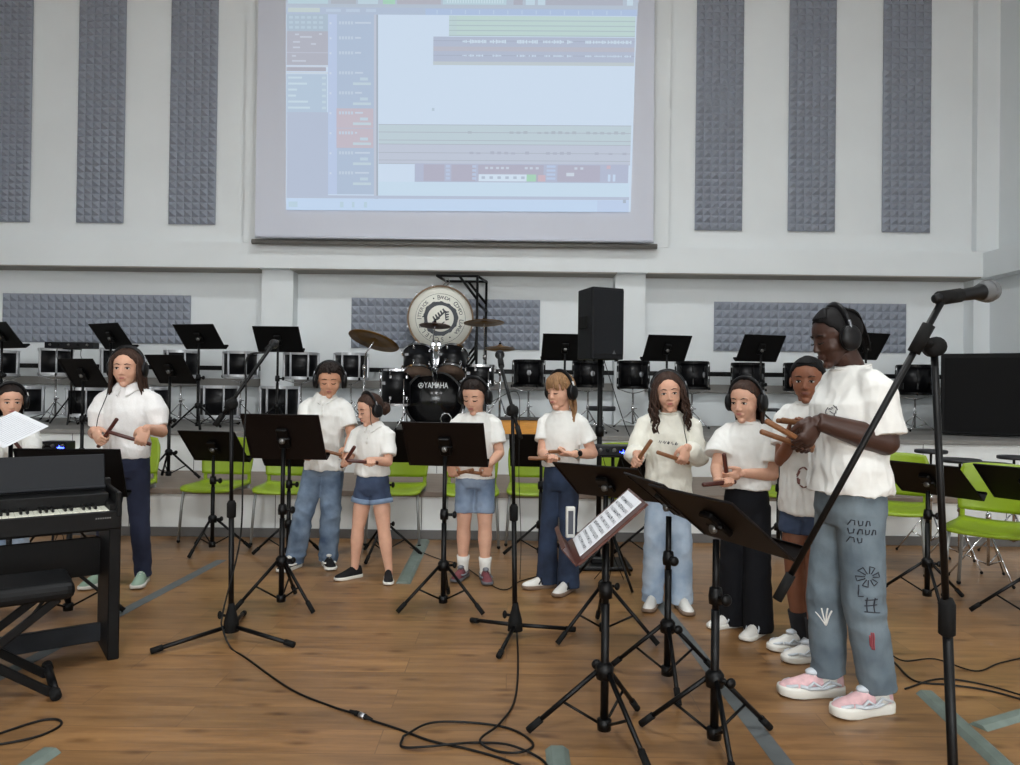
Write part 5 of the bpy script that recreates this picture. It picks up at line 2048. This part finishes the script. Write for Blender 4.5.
for i in range(3):
    a = pi / 2 + i * 2 * pi / 3
    t.rod(tuple(Ml @ V((-.006 * math.cos(a), -.006 * math.sin(a), 0))), tuple(Ml @ V((.022 * math.cos(a), .022 * math.sin(a), 0))), .004, 6)
    for s_ in (-1, 1):
        t.rod(tuple(Ml @ V((.019 * math.cos(a) - s_ * .007 * math.sin(a), .019 * math.sin(a) + s_ * .007 * math.cos(a), 0))), tuple(Ml @ V((.012 * math.cos(a), .012 * math.sin(a), 0))), .003, 6)
t.build('lettering', logo_white, bd)
hole = MB()
Mh_ = Matrix.Translation((.135, -.009, cz - BR * .62)) @ Matrix.Rotation(pi / 2, 4, 'X')
hole.ring(.062, .008, -.001, .006, 26, Mh_)
hole.build('port_ring', chrome_m, bd)
for s_ in (-1, 1):
    sp_ = MB()
    sp_.rod((s_ * BR * .9, .10, cz * .75), (s_ * (BR * 1.28), -.02, .012), .009, 8)
    sp_.ell((s_ * BR * 1.28, -.02, .013), (.013, .013, .013), 8, 6, None, 1)
    sp_.build('spur', [chrome_m, rubber_m], bd)
tp_ = MB()
for s_ in (-1, 1):
    tp_.rod((s_ * .032, .16, cz + BR * .95), (s_ * .032, .16, cz + BR + .34), .0125, 12)
    tp_.box((s_ * .032, .16, cz + BR + .10), (.05, .05, .09), .008)
    tp_.rod((s_ * .032, .16, cz + BR + .29), (s_ * .11, .14, cz + BR + .26), .010, 10)
    tp_.box((s_ * .032, .16, cz + BR + .30), (.045, .045, .05), .008)
tp_.box((0, .16, cz + BR * .97), (.13, .10, .03), .01)
tp_.build('tom_holder', chrome_m, bd)


def kit_tom(px, py, pw, dep, tilt, label, name='tom_drum', yaw=0.0):
    c = at(px, py, YK + .04)
    r = pw / 2 * YK / F_PX / 1.03
    root = empty(name, c)
    tag(root, label, 'drum', 'toms of the drum kit')
    M = Matrix.Rotation(yaw, 4, 'Z') @ Matrix.Rotation(tilt, 4, 'X')
    s = MB()
    s.lathe([(r * .97, -dep / 2 + .01), (r * .97, dep / 2 - .01)], 36, M)
    s.build('shell', shell_m, root)
    for z, nm, mm in ((-dep / 2, 'resonant_head', head_dark), (dep / 2, 'batter_head', head_m)):
        h = MB()
        h.lathe([(r * .965, z - .003), (r * .965, z + .003)], 36, M)
        h.build(nm, mm, root)
        q = MB()
        q.ring(r * 1.03, r * .07, z - .012, z + .014, 36, M)
        q.build('hoop', chrome_m, root)
    for i in range(6):
        a = 2 * pi * (i + .25) / 6
        for z in (-dep * .3, dep * .3):
            l = MB()
            ML = M @ Matrix.Rotation(a, 4, 'Z') @ Matrix.Translation((r, 0, 0))
            l.box((.006, 0, z), (.022, .026, .04), .006, ML)
            l.rod(tuple(ML @ V((.018, 0, z))), tuple(ML @ V((.022, 0, z * 1.65))), .004, 6)
            l.build('lug', chrome_m, root)
    b = MB()
    b.box((-r * .55, -r * .82, dep * .12), (.06, .006, .034), .002, M @ Matrix.Rotation(-.2, 4, 'Z'))
    b.build('badge', badge_m, root)
    return root


kit_tom(418, 363.5, 31, .29, -.62, 'black rack tom on the left above the kit bass drum', yaw=.12)
kit_tom(452.5, 362.5, 29.5, .27, -.60, 'smaller black rack tom on the right above the kit bass drum', yaw=-.12)
ft = kit_tom(397, 387.5, 32, .38, 0, 'black floor tom left of the kit bass drum', 'floor_tom')
ft2 = kit_tom(480, 376, 30, .22, 0, 'black snare sized drum right of the rack toms', 'snare_drum')
for o_, hh_ in ((ft, .19), (ft2, .11)):
    for i in range(3):
        a = -pi / 2 + .55 + i * 2 * pi / 3
        rr_ = .185
        l = MB()
        zb = T2Z - o_.location.z
        l.tube([(math.cos(a) * rr_, math.sin(a) * rr_, hh_ * .5), (math.cos(a) * rr_, math.sin(a) * rr_, zb * .75), (math.cos(a) * (rr_ + .03), math.sin(a) * (rr_ + .03), zb + .012)], .007, 8)
        l.ell((math.cos(a) * (rr_ + .03), math.sin(a) * (rr_ + .03), zb + .014), (.012, .012, .013), 8, 6, None, 1)
        l.build('leg', [chrome_m, rubber_m], o_)


def cymbal(px, py, pw, Y, tx, ty, m, label, stand_px_, stand_label, pair=False, foot=None, zf=T2Z):
    c = at(px, py, Y)
    r = pw / 2 * Y / F_PX
    root = empty('cymbal', c)
    tag(root, label, 'cymbal', 'bronze cymbals of the kit')
    M = Matrix.Rotation(ty, 4, 'Y') @ Matrix.Rotation(tx, 4, 'X')
    b = MB()
    prof = [(.006, .036), (r * .10, .034), (r * .18, .024), (r * .22, .017), (r * .6, .010), (r * .99, -.004), (r, -.006), (r * .6, .007), (r * .22, .014), (r * .16, .020), (.006, .032)]
    b.lathe(prof, 44, M, cap=False)
    if pair:
        b.lathe([(x, -z - .030) for x, z in prof], 44, M, cap=False)
    b.build('plate', m, root)
    n = MB()
    n.lathe([(.004, .034), (.014, .036), (.014, .052), (.006, .056), (.006, .075)], 12, M)
    n.build('wing_nut', rubber_m, root)
    f = at(stand_px_[0], stand_px_[1], foot or Y + .08)
    st = empty('cymbal_stand', (f.x, f.y, zf))
    tag(st, stand_label, 'cymbal stand', 'stands of the kit cymbals')
    p = MB()
    top = c - V((f.x, f.y, zf))
    p.rod((0, 0, .04), (0, 0, top.z * .72), .012, 12)
    p.tube([(0, 0, top.z * .70), (top.x * .15, top.y * .15, top.z * .86), tuple(top + V((0, 0, -.01)))], [.009, .008, .006], 10)
    p.lathe([(.012, top.z * .7 - .03), (.019, top.z * .7 - .028), (.019, top.z * .7 + .02), (.009, top.z * .7 + .025)], 12)
    p.build('pole', chrome_m, st)
    for i in range(3):
        a = -pi / 2 + .5 + i * 2 * pi / 3
        l = MB()
        l.rod((.015 * math.cos(a), .015 * math.sin(a), .36), (.26 * math.cos(a), .26 * math.sin(a), .014), .007, 8)
        l.rod((.015 * math.cos(a), .015 * math.sin(a), .12), (.15 * math.cos(a), .15 * math.sin(a), .17), .005, 8)
        l.ell((.26 * math.cos(a), .26 * math.sin(a), .014), (.012, .012, .013), 8, 6, None, 1)
        l.build('leg', [chrome_m, rubber_m], st)


cymbal(374, 340.5, 52, YK - .05, -.32, .24, cymbal_m, 'big brown cymbal tilted toward the viewer, left of the kit', (364, 380), 'chrome stand of the big tilted cymbal')
cymbal(435, 325.5, 32, YK + .25, -.12, .03, cymbal_dk, 'small dark cymbal in front of the white bass drum', (432, 380), 'chrome stand rising between the rack toms', foot=YK + .78)
cymbal(484, 322.5, 41, YK + .05, -.10, -.03, cymbal_m, 'flat golden cymbal right of the white bass drum', (484, 380), 'chrome stand of the flat golden cymbal', foot=YK + .50)
cymbal(500, 347.5, 30, YK + .1, -.02, 0, cymbal_m, 'pair of hi-hat cymbals behind the middle microphone', (500, 380), 'chrome hi-hat stand right of the kit', True)

# ---------------------------------------------------------------- concert bass drum with its hanging frame
YD = 9.75
c = at(440.5, 318.5, YD)
DR = 32.5 * YD / F_PX
cd = empty('concert_bass_drum', c)
tag(cd, 'big white concert bass drum with ring of lettering on its head', 'drum')
Mx = Matrix.Rotation(R(7), 4, 'Z') @ Matrix.Rotation(pi / 2 + .03, 4, 'X')
s = MB()
s.lathe([(DR * .97, -.29), (DR * .97, 0)], 64, Mx)
s.build('shell', mat('maple_shell', (104, 76, 52), .4, noise_amt=.15, noise_scale=8), cd)
for z, nm in ((.006, 'front_head'), (-.296, 'rear_head')):
    h = MB()
    h.lathe([(DR * .965, z - .005), (DR * .965, z + .005)], 64, Mx)
    h.build(nm, mat('white_head', (232, 232, 222), .55), cd)
    q = MB()
    q.ring(DR * 1.02, DR * .055, z - .03, z + .02, 64, Mx)
    q.build('hoop', wood_hoop, cd)
for i in range(12):
    a = 2 * pi * (i + .5) / 12
    l = MB()
    ML = Mx @ Matrix.Rotation(a, 4, 'Z') @ Matrix.Translation((DR * 1.01, 0, 0))
    l.rod(tuple(ML @ V((.018, 0, -.32))), tuple(ML @ V((.018, 0, .035))), .006, 8)
    l.box((.012, 0, .012), (.03, .028, .02), .004, ML)
    l.build('lug', steel_m, cd)
# printed ring, gear, plant and lettering
pr = MB()
zp = .0120
pr.ring(DR * .765, .004, zp, zp + .0008, 80, Mx, 0)
gp, n = [], 160
for i in range(n):
    a = 2 * pi * i / n
    bump = .022 * max(0, math.sin(a * 13 + .6)) ** .6 * (1 if .2 < a < 5.9 else .6)
    gp.append((a, DR * (.520 + bump + .018 * math.sin(a * 3 + 1))))
vs, fs = [], []
for a, r_ in gp:
    for q_ in (r_, DR * (.405)):
        for z in (zp, zp + .001):
            vs.append((q_ * math.cos(a), q_ * math.sin(a), z))
for i in range(n):
    j = (i + 1) % n
    fs += [[i * 4 + 1, j * 4 + 1, j * 4 + 3, i * 4 + 3], [i * 4, i * 4 + 1, j * 4 + 1, j * 4], [i * 4 + 2, i * 4 + 3, j * 4 + 3, j * 4 + 2]]
pr.add(vs, fs, 1, False, Mx)
def bar(p0, p1, w0, w1):
    a_, b_ = V((p0[0], p0[1], 0)) * DR, V((p1[0], p1[1], 0)) * DR
    d_ = (b_ - a_).normalized()
    n_ = V((-d_.y, d_.x, 0)) * DR
    q_ = [a_ - n_ * w0, b_ - n_ * w1, b_ + n_ * w1, a_ + n_ * w0]
    pr.prism([(x_.x, x_.y) for x_ in q_], zp, zp + .001, 1, Mx)


for p0, p1, w in (((-.24, -.14), (.14, .22), .030), ((-.10, -.04), (-.02, .02), .02), ((.14, .22), (.16, -.02), .018), ((.10, .24), (.22, .19), .022), ((-.56, .04), (-.45, .05), .018), ((-.24, -.14), (-.10, -.20), .02), ((-.02, -.22), (.12, -.10), .02)):
    bar(p0, p1, w, w * .8)
for i in range(5):
    u = i / 4
    x, y = -.19 + .30 * u, -.02 + .24 * u
    bar((x + .02, y - .03), (x - .045, y + .08), .034, .022)
for i in range(4):
    y = .19 - i * .075
    bar((.15, y), (.255, y + .02), .03, .018)
ringtxt = ' BANDA  COMPO  LLANSA  \u2022  S C U E L A  ITTERIOS  \u2022'
nch = len(ringtxt)
for i, ch in enumerate(ringtxt):
    if ch == ' ':
        continue
    a = pi / 2 + .22 - 2 * pi * i / nch
    word0 = ringtxt[i - 1] == ' '
    me = text_mesh(ch, DR * (.19 if word0 else .15), .0004)
    Mtx = Mx @ Matrix.Rotation(a - pi / 2, 4, 'Z') @ Matrix.Translation((0, DR * .64, zp))
    pr.join(me, 1, Mtx, False)
    bpy.data.meshes.remove(me)
pr.build('printed_emblem', [logo_grey, logo_grey], cd)
# frame
fr = empty('drum_hanging_stand', (at(484, 300, YD).x, YD, T2Z))
tag(fr, 'black steel tube frame from which the white bass drum hangs', 'frame')
o0 = V(fr.location)
zt = at(470, 276, YD - .15).z
A, B = at(437, 276.8, YD - .15), at(477.5, 274.3, YD - .15)
Cq, Dq = at(446, 283.3, YD + .35), at(486.5, 280.3, YD + .35)
for q_ in (A, B, Cq, Dq):
    q_.z = zt
gl = lambda p, z: V((p.x, p.y, z))
segs = [('top_bar', [(A, B), (B, Dq), (Dq, Cq), (Cq, A)]),
        ('post', [(B, gl(B, T2Z + .02))]), ('post', [(Dq, gl(Dq, T2Z + .02))]),
        ('brace', [(A.lerp(B, .55), gl(B, zt - .30)), (Cq.lerp(Dq, .55), gl(Dq, zt - .30)), (gl(B, zt - .34), gl(Dq, zt - .40))]),
        ('foot', [(gl(B, T2Z + .02) + V((-1.0, 0, 0)), gl(B, T2Z + .02) + V((.25, 0, 0))), (gl(Dq, T2Z + .02) + V((-1.0, 0, 0)), gl(Dq, T2Z + .02) + V((.25, 0, 0)))])]
for nm, sg in segs:
    mb = MB()
    for p, q_ in sg:
        mb.rod(p - o0, q_ - o0, .017, 8)
    mb.build(nm, black_m, fr)
mb = MB()
for i in range(3):
    p = gl(B, zt - .72 - i * .07) - o0
    mb.tube([p, p + V((-.02, .1, -.18)), p + V((-.17, .12, -.36 - i * .02)), p + V((-.45, .1, -.52 - i * .02))], .017, 8)
mb.build('cradle_bar', black_m, fr)
mb = MB()
for f_ in (.10, .22):
    p = A.lerp(Cq, .5) + V((f_ * .4, 0, 0)) - o0
    mb.tube([p, p + V((.02, 0, -.05)), V((c.x + (f_ - .16) * .5, c.y + .18, c.z + DR * 1.0)) - o0], .006, 6)
mb.build('hanger', steel_m, fr)

# orange wooden box behind the boy in shorts
a, b = at(456, 418, 7.8), at(550, 437, 7.8)
ob = empty('wooden_box', ((a.x + b.x) / 2, 7.95, T2Z))
tag(ob, 'low orange wooden box on the platform behind the boy in shorts', 'box')
mb = MB()
hb_ = a.z - T2Z - .015
mb.box((0, 0, hb_ / 2), (b.x - a.x, .30, hb_), .006)
mb.build('front', orange_m, ob)
mb = MB()
mb.box((0, 0, hb_ + .012), (b.x - a.x + .03, .33, .024), .004)
mb.build('top', mat('dark_lid', (44, 38, 36), .5), ob)


# ---------------------------------------------------------------- flat round pads on stands (right) and stool
def pad_stand(px, py, w, Y, zf, label, name='practice_pad', th=.028):
    c = at(px, py, Y)
    root = empty(name, (c.x, c.y, zf))
    tag(root, label, 'drum pad', 'flat black practice pads on stands')
    h = c.z - zf
    r = w / 2 * Y / F_PX
    p = MB()
    p.lathe([(r * .93, h - th / 2), (r, h - th * .3), (r, h + th * .3), (r * .95, h + th / 2)], 28)
    p.build('pad', mat('pad_black', (24, 25, 30), .5), root)
    q = MB()
    q.rod((0, 0, .10), (0, 0, h - th / 2), .010, 10)
    q.lathe([(.010, h * .55 - .03), (.018, h * .55 - .025), (.018, h * .55 + .02), (.010, h * .55 + .03)], 12)
    q.build('pole', chrome_m, root)
    for i in range(3):
        a = .6 + i * 2 * pi / 3
        l = MB()
        l.rod((.012 * math.cos(a), .012 * math.sin(a), h * .42), (.24 * math.cos(a), .24 * math.sin(a), .013), .006, 8)
        l.rod((.012 * math.cos(a), .012 * math.sin(a), .11), (.13 * math.cos(a), .13 * math.sin(a), h * .2), .005, 8)
        l.ell((.24 * math.cos(a), .24 * math.sin(a), .013), (.011, .011, .012), 8, 6, None, 1)
        l.build('leg', [chrome_m, rubber_m], root)


pad_stand(931, 451.5, 30, 6.1, 0, 'smallest flat round pad left of the foreground microphone pole')
pad_stand(960, 460.5, 38, 5.65, 0, 'flat round pad just right of the foreground microphone pole')
pad_stand(989, 465, 46, 5.25, 0, 'large flat round pad above the right green chair')
pad_stand(1014, 457.5, 30, 6.1, 0, 'flat round pad cut off by the right picture edge')
pad_stand(602, 408.5, 27, 8.3, T2Z, 'flat round black stool top below the loudspeaker, on the platform', 'drum_stool', .05)
pad_stand(777, 410, 34, 8.2, T2Z, 'flat dark round pad behind the hands of the tall girl', 'practice_pad', .03)

# ---------------------------------------------------------------- loudspeaker
b = ground(598, 566)
sb = empty('loudspeaker_stand', b)
tag(sb, 'black pole stand with wide flat base under the loudspeaker', 'speaker stand')
zs = at(600, 360, b.y).z
mb = MB()
mb.rod((0, 0, .02), (0, 0, zs), .019, 14)
mb.lathe([(.02, .95), (.032, .955), (.032, 1.02), (.02, 1.03)], 14)
mb.build('pole', black_m, sb)
mb = MB()
mb.box((0, 0, .017), (.46, .34, .03), .008)
mb.box((0, 0, .05), (.12, .12, .05), .01)
mb.build('base', black_m, sb)
c = at(598.5, 360, b.y)
ls = empty('loudspeaker', (c.x, c.y, zs), R(24))
tag(ls, 'black loudspeaker box on a pole above the drums', 'loudspeaker')
H_ = 70.5 * b.y / F_PX
poly = [(-.135, -.12), (-.125, -.135), (.125, -.135), (.135, -.12), (.105, .13), (.085, .145), (-.085, .145), (-.105, .13)]
mb = MB()
mb.prism(poly, 0, H_)
bx = mb.build('cabinet', speaker_m, ls)
bvm = bx.modifiers.new('b', 'BEVEL')
bvm.width = .008
bvm.segments = 2
mb = MB()
mb.box((0, -.137, H_ * .52), (.25, .008, H_ * .90), .003)
g_ = mb.build('grille', grille_m, ls)
mb = MB()
mb.prism([(-.014, -.012), (.014, -.012), (0, .016)], .1415, .1425, 0, Matrix.Translation((.045, 0, H_ * .10)) @ Matrix.Rotation(pi / 2, 4, 'X'))
mb.build('logo', mat('logo_dim', (84, 88, 92), .5), g_)
for s_ in (-1, 1):
    mb = MB()
    mb.box((s_ * .128, .01, H_ * .52), (.012, .12, .09), .004)
    mb.build('handle', rubber_m, ls)
mb = MB()
for x_, y_ in ((-.09, -.10), (.09, -.10), (-.07, .10), (.07, .10)):
    mb.lathe([(.014, -.012), (.016, 0)], 10, Matrix.Translation((x_, y_, 0)))
    
mb.build('rubber_foot', rubber_m, ls)
mb = MB()
p0 = at(611, 382, b.y + .12)
mb.tube(smooth_path([V((c.x + .02, c.y + .15, zs + .12)), p0, at(625, 425, b.y + .25), at(636, 452, b.y + .3), at(646, 500, b.y + .2), gz(650, 556)], 8), .0035, 8)
tag(mb.build('speaker_cable', cable_m), 'thin black cable slanting down from the loudspeaker to the floor', 'cable')


# ---------------------------------------------------------------- small rack boxes with lit buttons
def rack_box(px, py, Y, zf, w, label, lit=True, rz=0.0):
    c = at(px, py, Y)
    root = empty('headphone_amplifier', (c.x, c.y, zf), rz)
    tag(root, label, 'amplifier box', 'small black headphone amplifier boxes')
    h = c.z - zf
    mb = MB()
    mb.box((0, 0, h), (w, .13, .07), .006)
    bo = mb.build('case', mat('rack_case', (20, 21, 25), .4), root)
    for i in range(5):
        k = MB()
        x = -w * .38 + i * w * .19
        k.lathe([(.013, 0), (.011, .016), (.004, .017)], 12, Matrix.Translation((x, -.065, h + .004)) @ Matrix.Rotation(pi / 2, 4, 'X'))
        k.build('knob', knob_m if i % 2 == 0 else rubber_m, bo)
    if lit:
        k = MB()
        k.ell((w * .20, -.068, h + .0), (.014, .006, .012), 10, 8)
        k.box((w * .30, -.067, h - .012), (.05, .004, .010), .001)
        k.build('indicator_light', blue_led, bo)
    st = MB()
    st.rod((0, 0, .12), (0, 0, h - .035), .012, 12)
    st.box((0, 0, h - .04), (.16, .10, .012), .003)
    st.build('pole', black_m, root)
    for i in range(3):
        a = -pi / 2 + .4 + i * 2 * pi / 3
        l = MB()
        l.rod((.015 * math.cos(a), .015 * math.sin(a), .32), (.26 * math.cos(a), .26 * math.sin(a), .014), .009, 8)
        l.build('leg', black_m, root)
    cb = MB()
    for i in range(3):
        x = -w * .3 + i * w * .25
        cb.tube(smooth_path([(x, .0, h - .03), (x + .02, -.05, h - .12), (x + .05, .0, h - .25), (.02, .03, h * .45), (.015, .03, .2), (.1 * (i - 1), .12, .006)], 5), .003, 6)
    cb.build('cord', cable_m, root)


rack_box(613, 450, 5.0, 0, .24, 'small black box with a blue light between the blond and the curly haired girl')
rack_box(58, 445.5, 5.8, 0, .20, 'small black box with a blue light left of the woman', True)
rack_box(72, 345.5, 8.5, T2Z, .55, 'slim black box on a post above the left back drums', False)

# big black box at the right
a, b = at(966.5, 352.5, 8.3), at(1040, 352.5, 8.3)
bb = empty('bass_cabinet', (a.x + (b.x - a.x) / 2 * .87, 8.3 + .29, T2Z), R(-30))
tag(bb, 'tall wide black cabinet on the platform at the right edge', 'cabinet')
mb = MB()
hh_ = a.z - T2Z
mb.box((0, 0, hh_ / 2 + .01), (b.x - a.x, .4, hh_ - .02), .012)
mb.build('case', mat('dull_black', (14, 14, 15), .7, bump=.3, bump_scale=200), bb)
mb = MB()
mb.box((0, -.202, hh_ / 2), (b.x - a.x - .08, .01, hh_ - .10), .004)
mb.build('grille', mat('dull_grille', (11, 11, 12), .85, bump=.5, bump_scale=400), bb)


# ---------------------------------------------------------------- green chairs
def chair():
    root = empty('chair')
    sm = MB()
    n, m = 14, 12
    vs, fs = [], []

    def shell(fn, th, nrm):
        o = len(vs)
        for k in (0, 1):
            for i in range(n + 1):
                for j in range(m + 1):
                    vs.append(V(fn(i / n, j / m)) + V(nrm) * (-th * k))
        S = (n + 1) * (m + 1)
        for i in range(n):
            for j in range(m):
                a = o + i * (m + 1) + j
                fs.append([a, a + 1, a + m + 2, a + m + 1])
                fs.append([a + S, a + S + m + 1, a + S + m + 2, a + S + 1])
        for i in range(n):
            for j in (0, m):
                a = o + i * (m + 1) + j
                fs.append([a, a + m + 1, a + S + m + 1, a + S])
        for j in range(m):
            for i in (0, n):
                a = o + i * (m + 1) + j
                fs.append([a, a + 1, a + S + 1, a + S])

    def seat(u, v):
        x = (u - .5) * 2
        y = v
        w = .225 - .012 * y
        rx = 1 - max(0, abs(y - .5) * 2 - .78) ** 2 * 2.2
        return (x * w * rx, -.22 + y * .42, .455 - .016 * (1 - x * x) * (1 - (2 * y - 1) ** 2) - .030 * max(0, .22 - y) ** 1.2 * 4 + .012 * abs(x) ** 3 + (.02 * max(0, y - .85) * 6))
    shell(seat, .020, (0, 0, 1))
    sm.add(vs, fs, 0, True)
    sm.build('seat', green_m, root)
    vs.clear()
    fs.clear()

    def back(u, v):
        x = (u - .5) * 2
        w = .215 + .012 * math.sin(v * pi) - .03 * max(0, v - .8) * 3
        return (x * w, .215 + .05 * v + .045 * (1 - x * x) - .03, .52 + .32 * v - .012 * abs(x) ** 4 * (1 if v > .5 else -1))
    shell(back, .014, (0, 1, 0))
    bm_ = MB()
    bm_.add(vs, fs, 0, True)
    for s_ in (-1, 1):
        bm_.box((s_ * .195, .195, .50), (.03, .018, .12), .006)
    bm_.build('backrest', green_m, root)
    for s_ in (-1, 1):
        for y, yb in ((-.17, -.20), (.17, .24)):
            l = MB()
            l.tube([(s_ * .195, y, .44), (s_ * .205, yb * .95, .30), (s_ * .222, yb, .016)], .0115, 10)
            l.ell((s_ * .222, yb, .016), (.015, .015, .016), 8, 6, None, 1)
            l.build('leg', [leg_m, rubber_m], root)
        r_ = MB()
        r_.tube([(s_ * .195, -.17, .437), (s_ * .195, .17, .437), (s_ * .195, .20, .47), (s_ * .19, .225, .60)], .010, 8)
        r_.build('side_rail', leg_m, root)
    return root


CH = [(121, 545, 4, 'green chair half hidden behind the woman'),
      (216, 545, -4, 'whole green chair behind the slim stand at the left'),
      (285, 547, 2, 'green chair behind the boy in blue jeans'),
      (397, 548, -3, 'green chair right behind the girl in denim shorts'),
      (471, 550, 3, 'green chair behind the boy in denim shorts'),
      (533, 548, -2, 'green chair behind the blond girl'),
      (628, 552, 4, 'green chair behind the two girls by the blue light'),
      (779, 549, -4, 'green chair behind the girl in black trousers'),
      (893, 574, -32, 'green chair just behind the tall girl back')]
proto = None
for px, py, rz, lab in CH:
    b = ground(px, py - 6)
    if proto is None:
        proto = chair()
        o = proto
        o.location, o.rotation_euler = b, (0, 0, R(rz))
    else:
        o = copy_tree(proto, b, R(rz))
    tag(o, lab, 'chair', 'green plastic chairs')
b = ground(990, 598)
tag(copy_tree(proto, b, R(-42)), 'largest green chair at the right edge, turned sideways', 'chair', 'green plastic chairs')

# ---------------------------------------------------------------- digital piano and its bench
a = ground(119, 659)
TH = R(36)
pn = empty('digital_piano', a, TH)
tag(pn, 'black digital piano with white keys cut off by the left picture edge', 'piano')
# local: x from -1.38 (left end) to 0 (right end), y 0 at the player's side going back
Lp = 1.38
mb = MB()
mb.box((-Lp / 2, .16, .635), (Lp, .32, .05), .004)
mb.box((-Lp / 2, -.005, .66), (Lp, .022, .085), .005)
mb.box((-Lp / 2, .34, .72), (Lp, .05, .20), .004)
mb.box((-.024, .15, .695), (.048, .30, .075), .006)
mb.box((-Lp + .024, .15, .695), (.048, .30, .075), .006)
mb.box((-Lp / 2, .235, .735), (Lp - .06, .16, .06), .004)
mb.box((-.012, .17, .73), (.024, .38, .12), .006)
mb.build('case', piano_m, pn)
wk = MB()
kw = (Lp - .10) / 52
for i in range(52):
    wk.box((-Lp + .05 + (i + .5) * kw, .075, .694), (kw - .0012, .15, .024), .0015)
wk.build('white_keys', ivory_m, pn)
bk = MB()
for i in range(51):
    if (i + 5) % 7 in (0, 1, 3, 4, 5):
        bk.box((-Lp + .05 + (i + 1) * kw, .105, .712), (.011, .095, .018), .002)
bk.build('black_keys', ebony_m, pn)
rs = MB()
Mr = Matrix.Translation((-Lp / 2 + .01, .30, .775)) @ Matrix.Rotation(-.22, 4, 'X')
rs.box((0, 0, .085), (Lp - .08, .014, .17), .004, Mr)
rs.box((0, -.012, .004), (Lp - .08, .03, .012), .003, Mr)
rs.build('music_rest', piano_gr, pn)
for x_ in (-.025, -Lp + .025):
    lp_ = MB()
    lp_.box((x_, .17, .32), (.05, .34, .64), .005)
    lp_.build('end_panel', piano_m, pn)
mp_ = MB()
mp_.box((-Lp / 2, .29, .44), (Lp - .09, .018, .19), .003)
mp_.build('back_panel', piano_m, pn)
ra = MB()
ra.box((-Lp / 2, .24, .075), (Lp - .09, .03, .09), .004)
ra.build('foot_rail', piano_gr, pn)
lg_ = MB()
for i in range(7):
    lg_.box((-.106 + i * .0095, -.0164, .672), (.0065, .0006, .006), 0)
lg_.build('maker_mark', mat('faint_print', (120, 120, 118), .5), pn)

b = V((-2.06, 3.155, 0))
bn = empty('piano_bench', b, R(36))
tag(bn, 'black padded piano bench on crossed legs at the left edge', 'bench')
hb_ = .43
mb = MB()
mb.box((-.12, 0, hb_), (.64, .32, .075), .03, None, 0, 3)
sr_ = mb.build('seat', leather_m, bn)
mb = MB()
mb.tube([(-.43, -.15, hb_ - .0), (.19, -.15, hb_), (.19, .15, hb_), (-.43, .15, hb_)], .006, 8, False, 0, True)
mb.build('piping', leather_m, sr_)
for y_ in (-.12, .12):
    for sgn in (-1, 1):
        l = MB()
        l.box((0, 0, 0), (.035, .018, .66), .004, Matrix.Translation((-.12, y_ + sgn * .011, hb_ / 2 - .02)) @ Matrix.Rotation(sgn * .92, 4, 'Y'))
        l.build('leg', black_m, bn)
for x_ in (-.37, .13):
    l = MB()
    l.rod((x_, -.18, .022), (x_, .18, .022), .018, 12)
    for y_ in (-.18, .18):
        l.rod((x_, y_ - .025, .022), (x_, y_ + .025, .022), .022, 12, 1)
    l.build('cross_foot', [black_m, rubber_m], bn)
l = MB()
l.rod((-.12, -.16, hb_ / 2 - .02), (-.12, .16, hb_ / 2 - .02), .012, 12)
l.lathe([(.022, 0), (.026, .006), (.022, .02)], 14, Matrix.Translation((-.12, -.135, hb_ / 2 - .02)) @ Matrix.Rotation(pi / 2, 4, 'X'))
l.build('pivot', black_m, bn)
# ---------------------------------------------------------------- lamps of the hall
lamp_m = glow('lamp_panel', (255, 252, 245), 3.0)
LAMPS = []


def ceiling_lamp(x, y, power, label, z=ZC, w=1.3, d=.9, tint=(.96, .985, 1.0)):
    root = empty('ceiling_lamp', (x, y, z))
    tag(root, label, 'ceiling lamp', 'flat ceiling lamps')
    mb = MB()
    mb.box((0, 0, -.04), (w + .08, d + .08, .08), .01)
    if z < ZC - .1:
        for a_ in (-1, 1):
            mb.rod((a_ * w * .4, 0, 0), (a_ * w * .4, 0, ZC - z), .012, 8)
    mb.build('housing', mat('lamp_housing', (200, 200, 200), .5), root)
    mb = MB()
    mb.box((0, 0, -.083), (w, d, .006), .001)
    mb.build('diffuser', lamp_m, root)
    ld = bpy.data.lights.new('ceiling_light', 'AREA')
    ld.shape = 'RECTANGLE'
    ld.size, ld.size_y = w, d
    ld.energy = power
    ld.color = tint
    lo = bpy.data.objects.new('ceiling_light', ld)
    COL.objects.link(lo)
    lo.parent = root
    lo.location = (0, 0, -.10)


for x, y, p, z in ((-4.2, -13.0, 760, 5.1), (0, -13.0, 1500, 5.1), (4.2, -13.0, 700, 5.1), (-4.2, -3.0, 130, ZC), (0, -3.0, 350, ZC), (4.2, -3.0, 110, ZC), (-3.0, 4.4, 40, ZC), (0.2, 4.4, 190, ZC), (3.6, 4.4, 20, ZC)):
    ceiling_lamp(x, y, p, 'flat white ceiling lamp above the hall', z)
w = bpy.data.worlds.new('world')
w.use_nodes = True
w.node_tree.nodes['Background'].inputs['Color'].default_value = (.5, .5, .5, 1)
w.node_tree.nodes['Background'].inputs['Strength'].default_value = .1
scene.world = w
vs_ = scene.view_settings
vs_.view_transform = 'Standard'
vs_.look = 'None'
vs_.gamma = 1.0
vs_.use_curve_mapping = False
vs_.exposure = 0.0
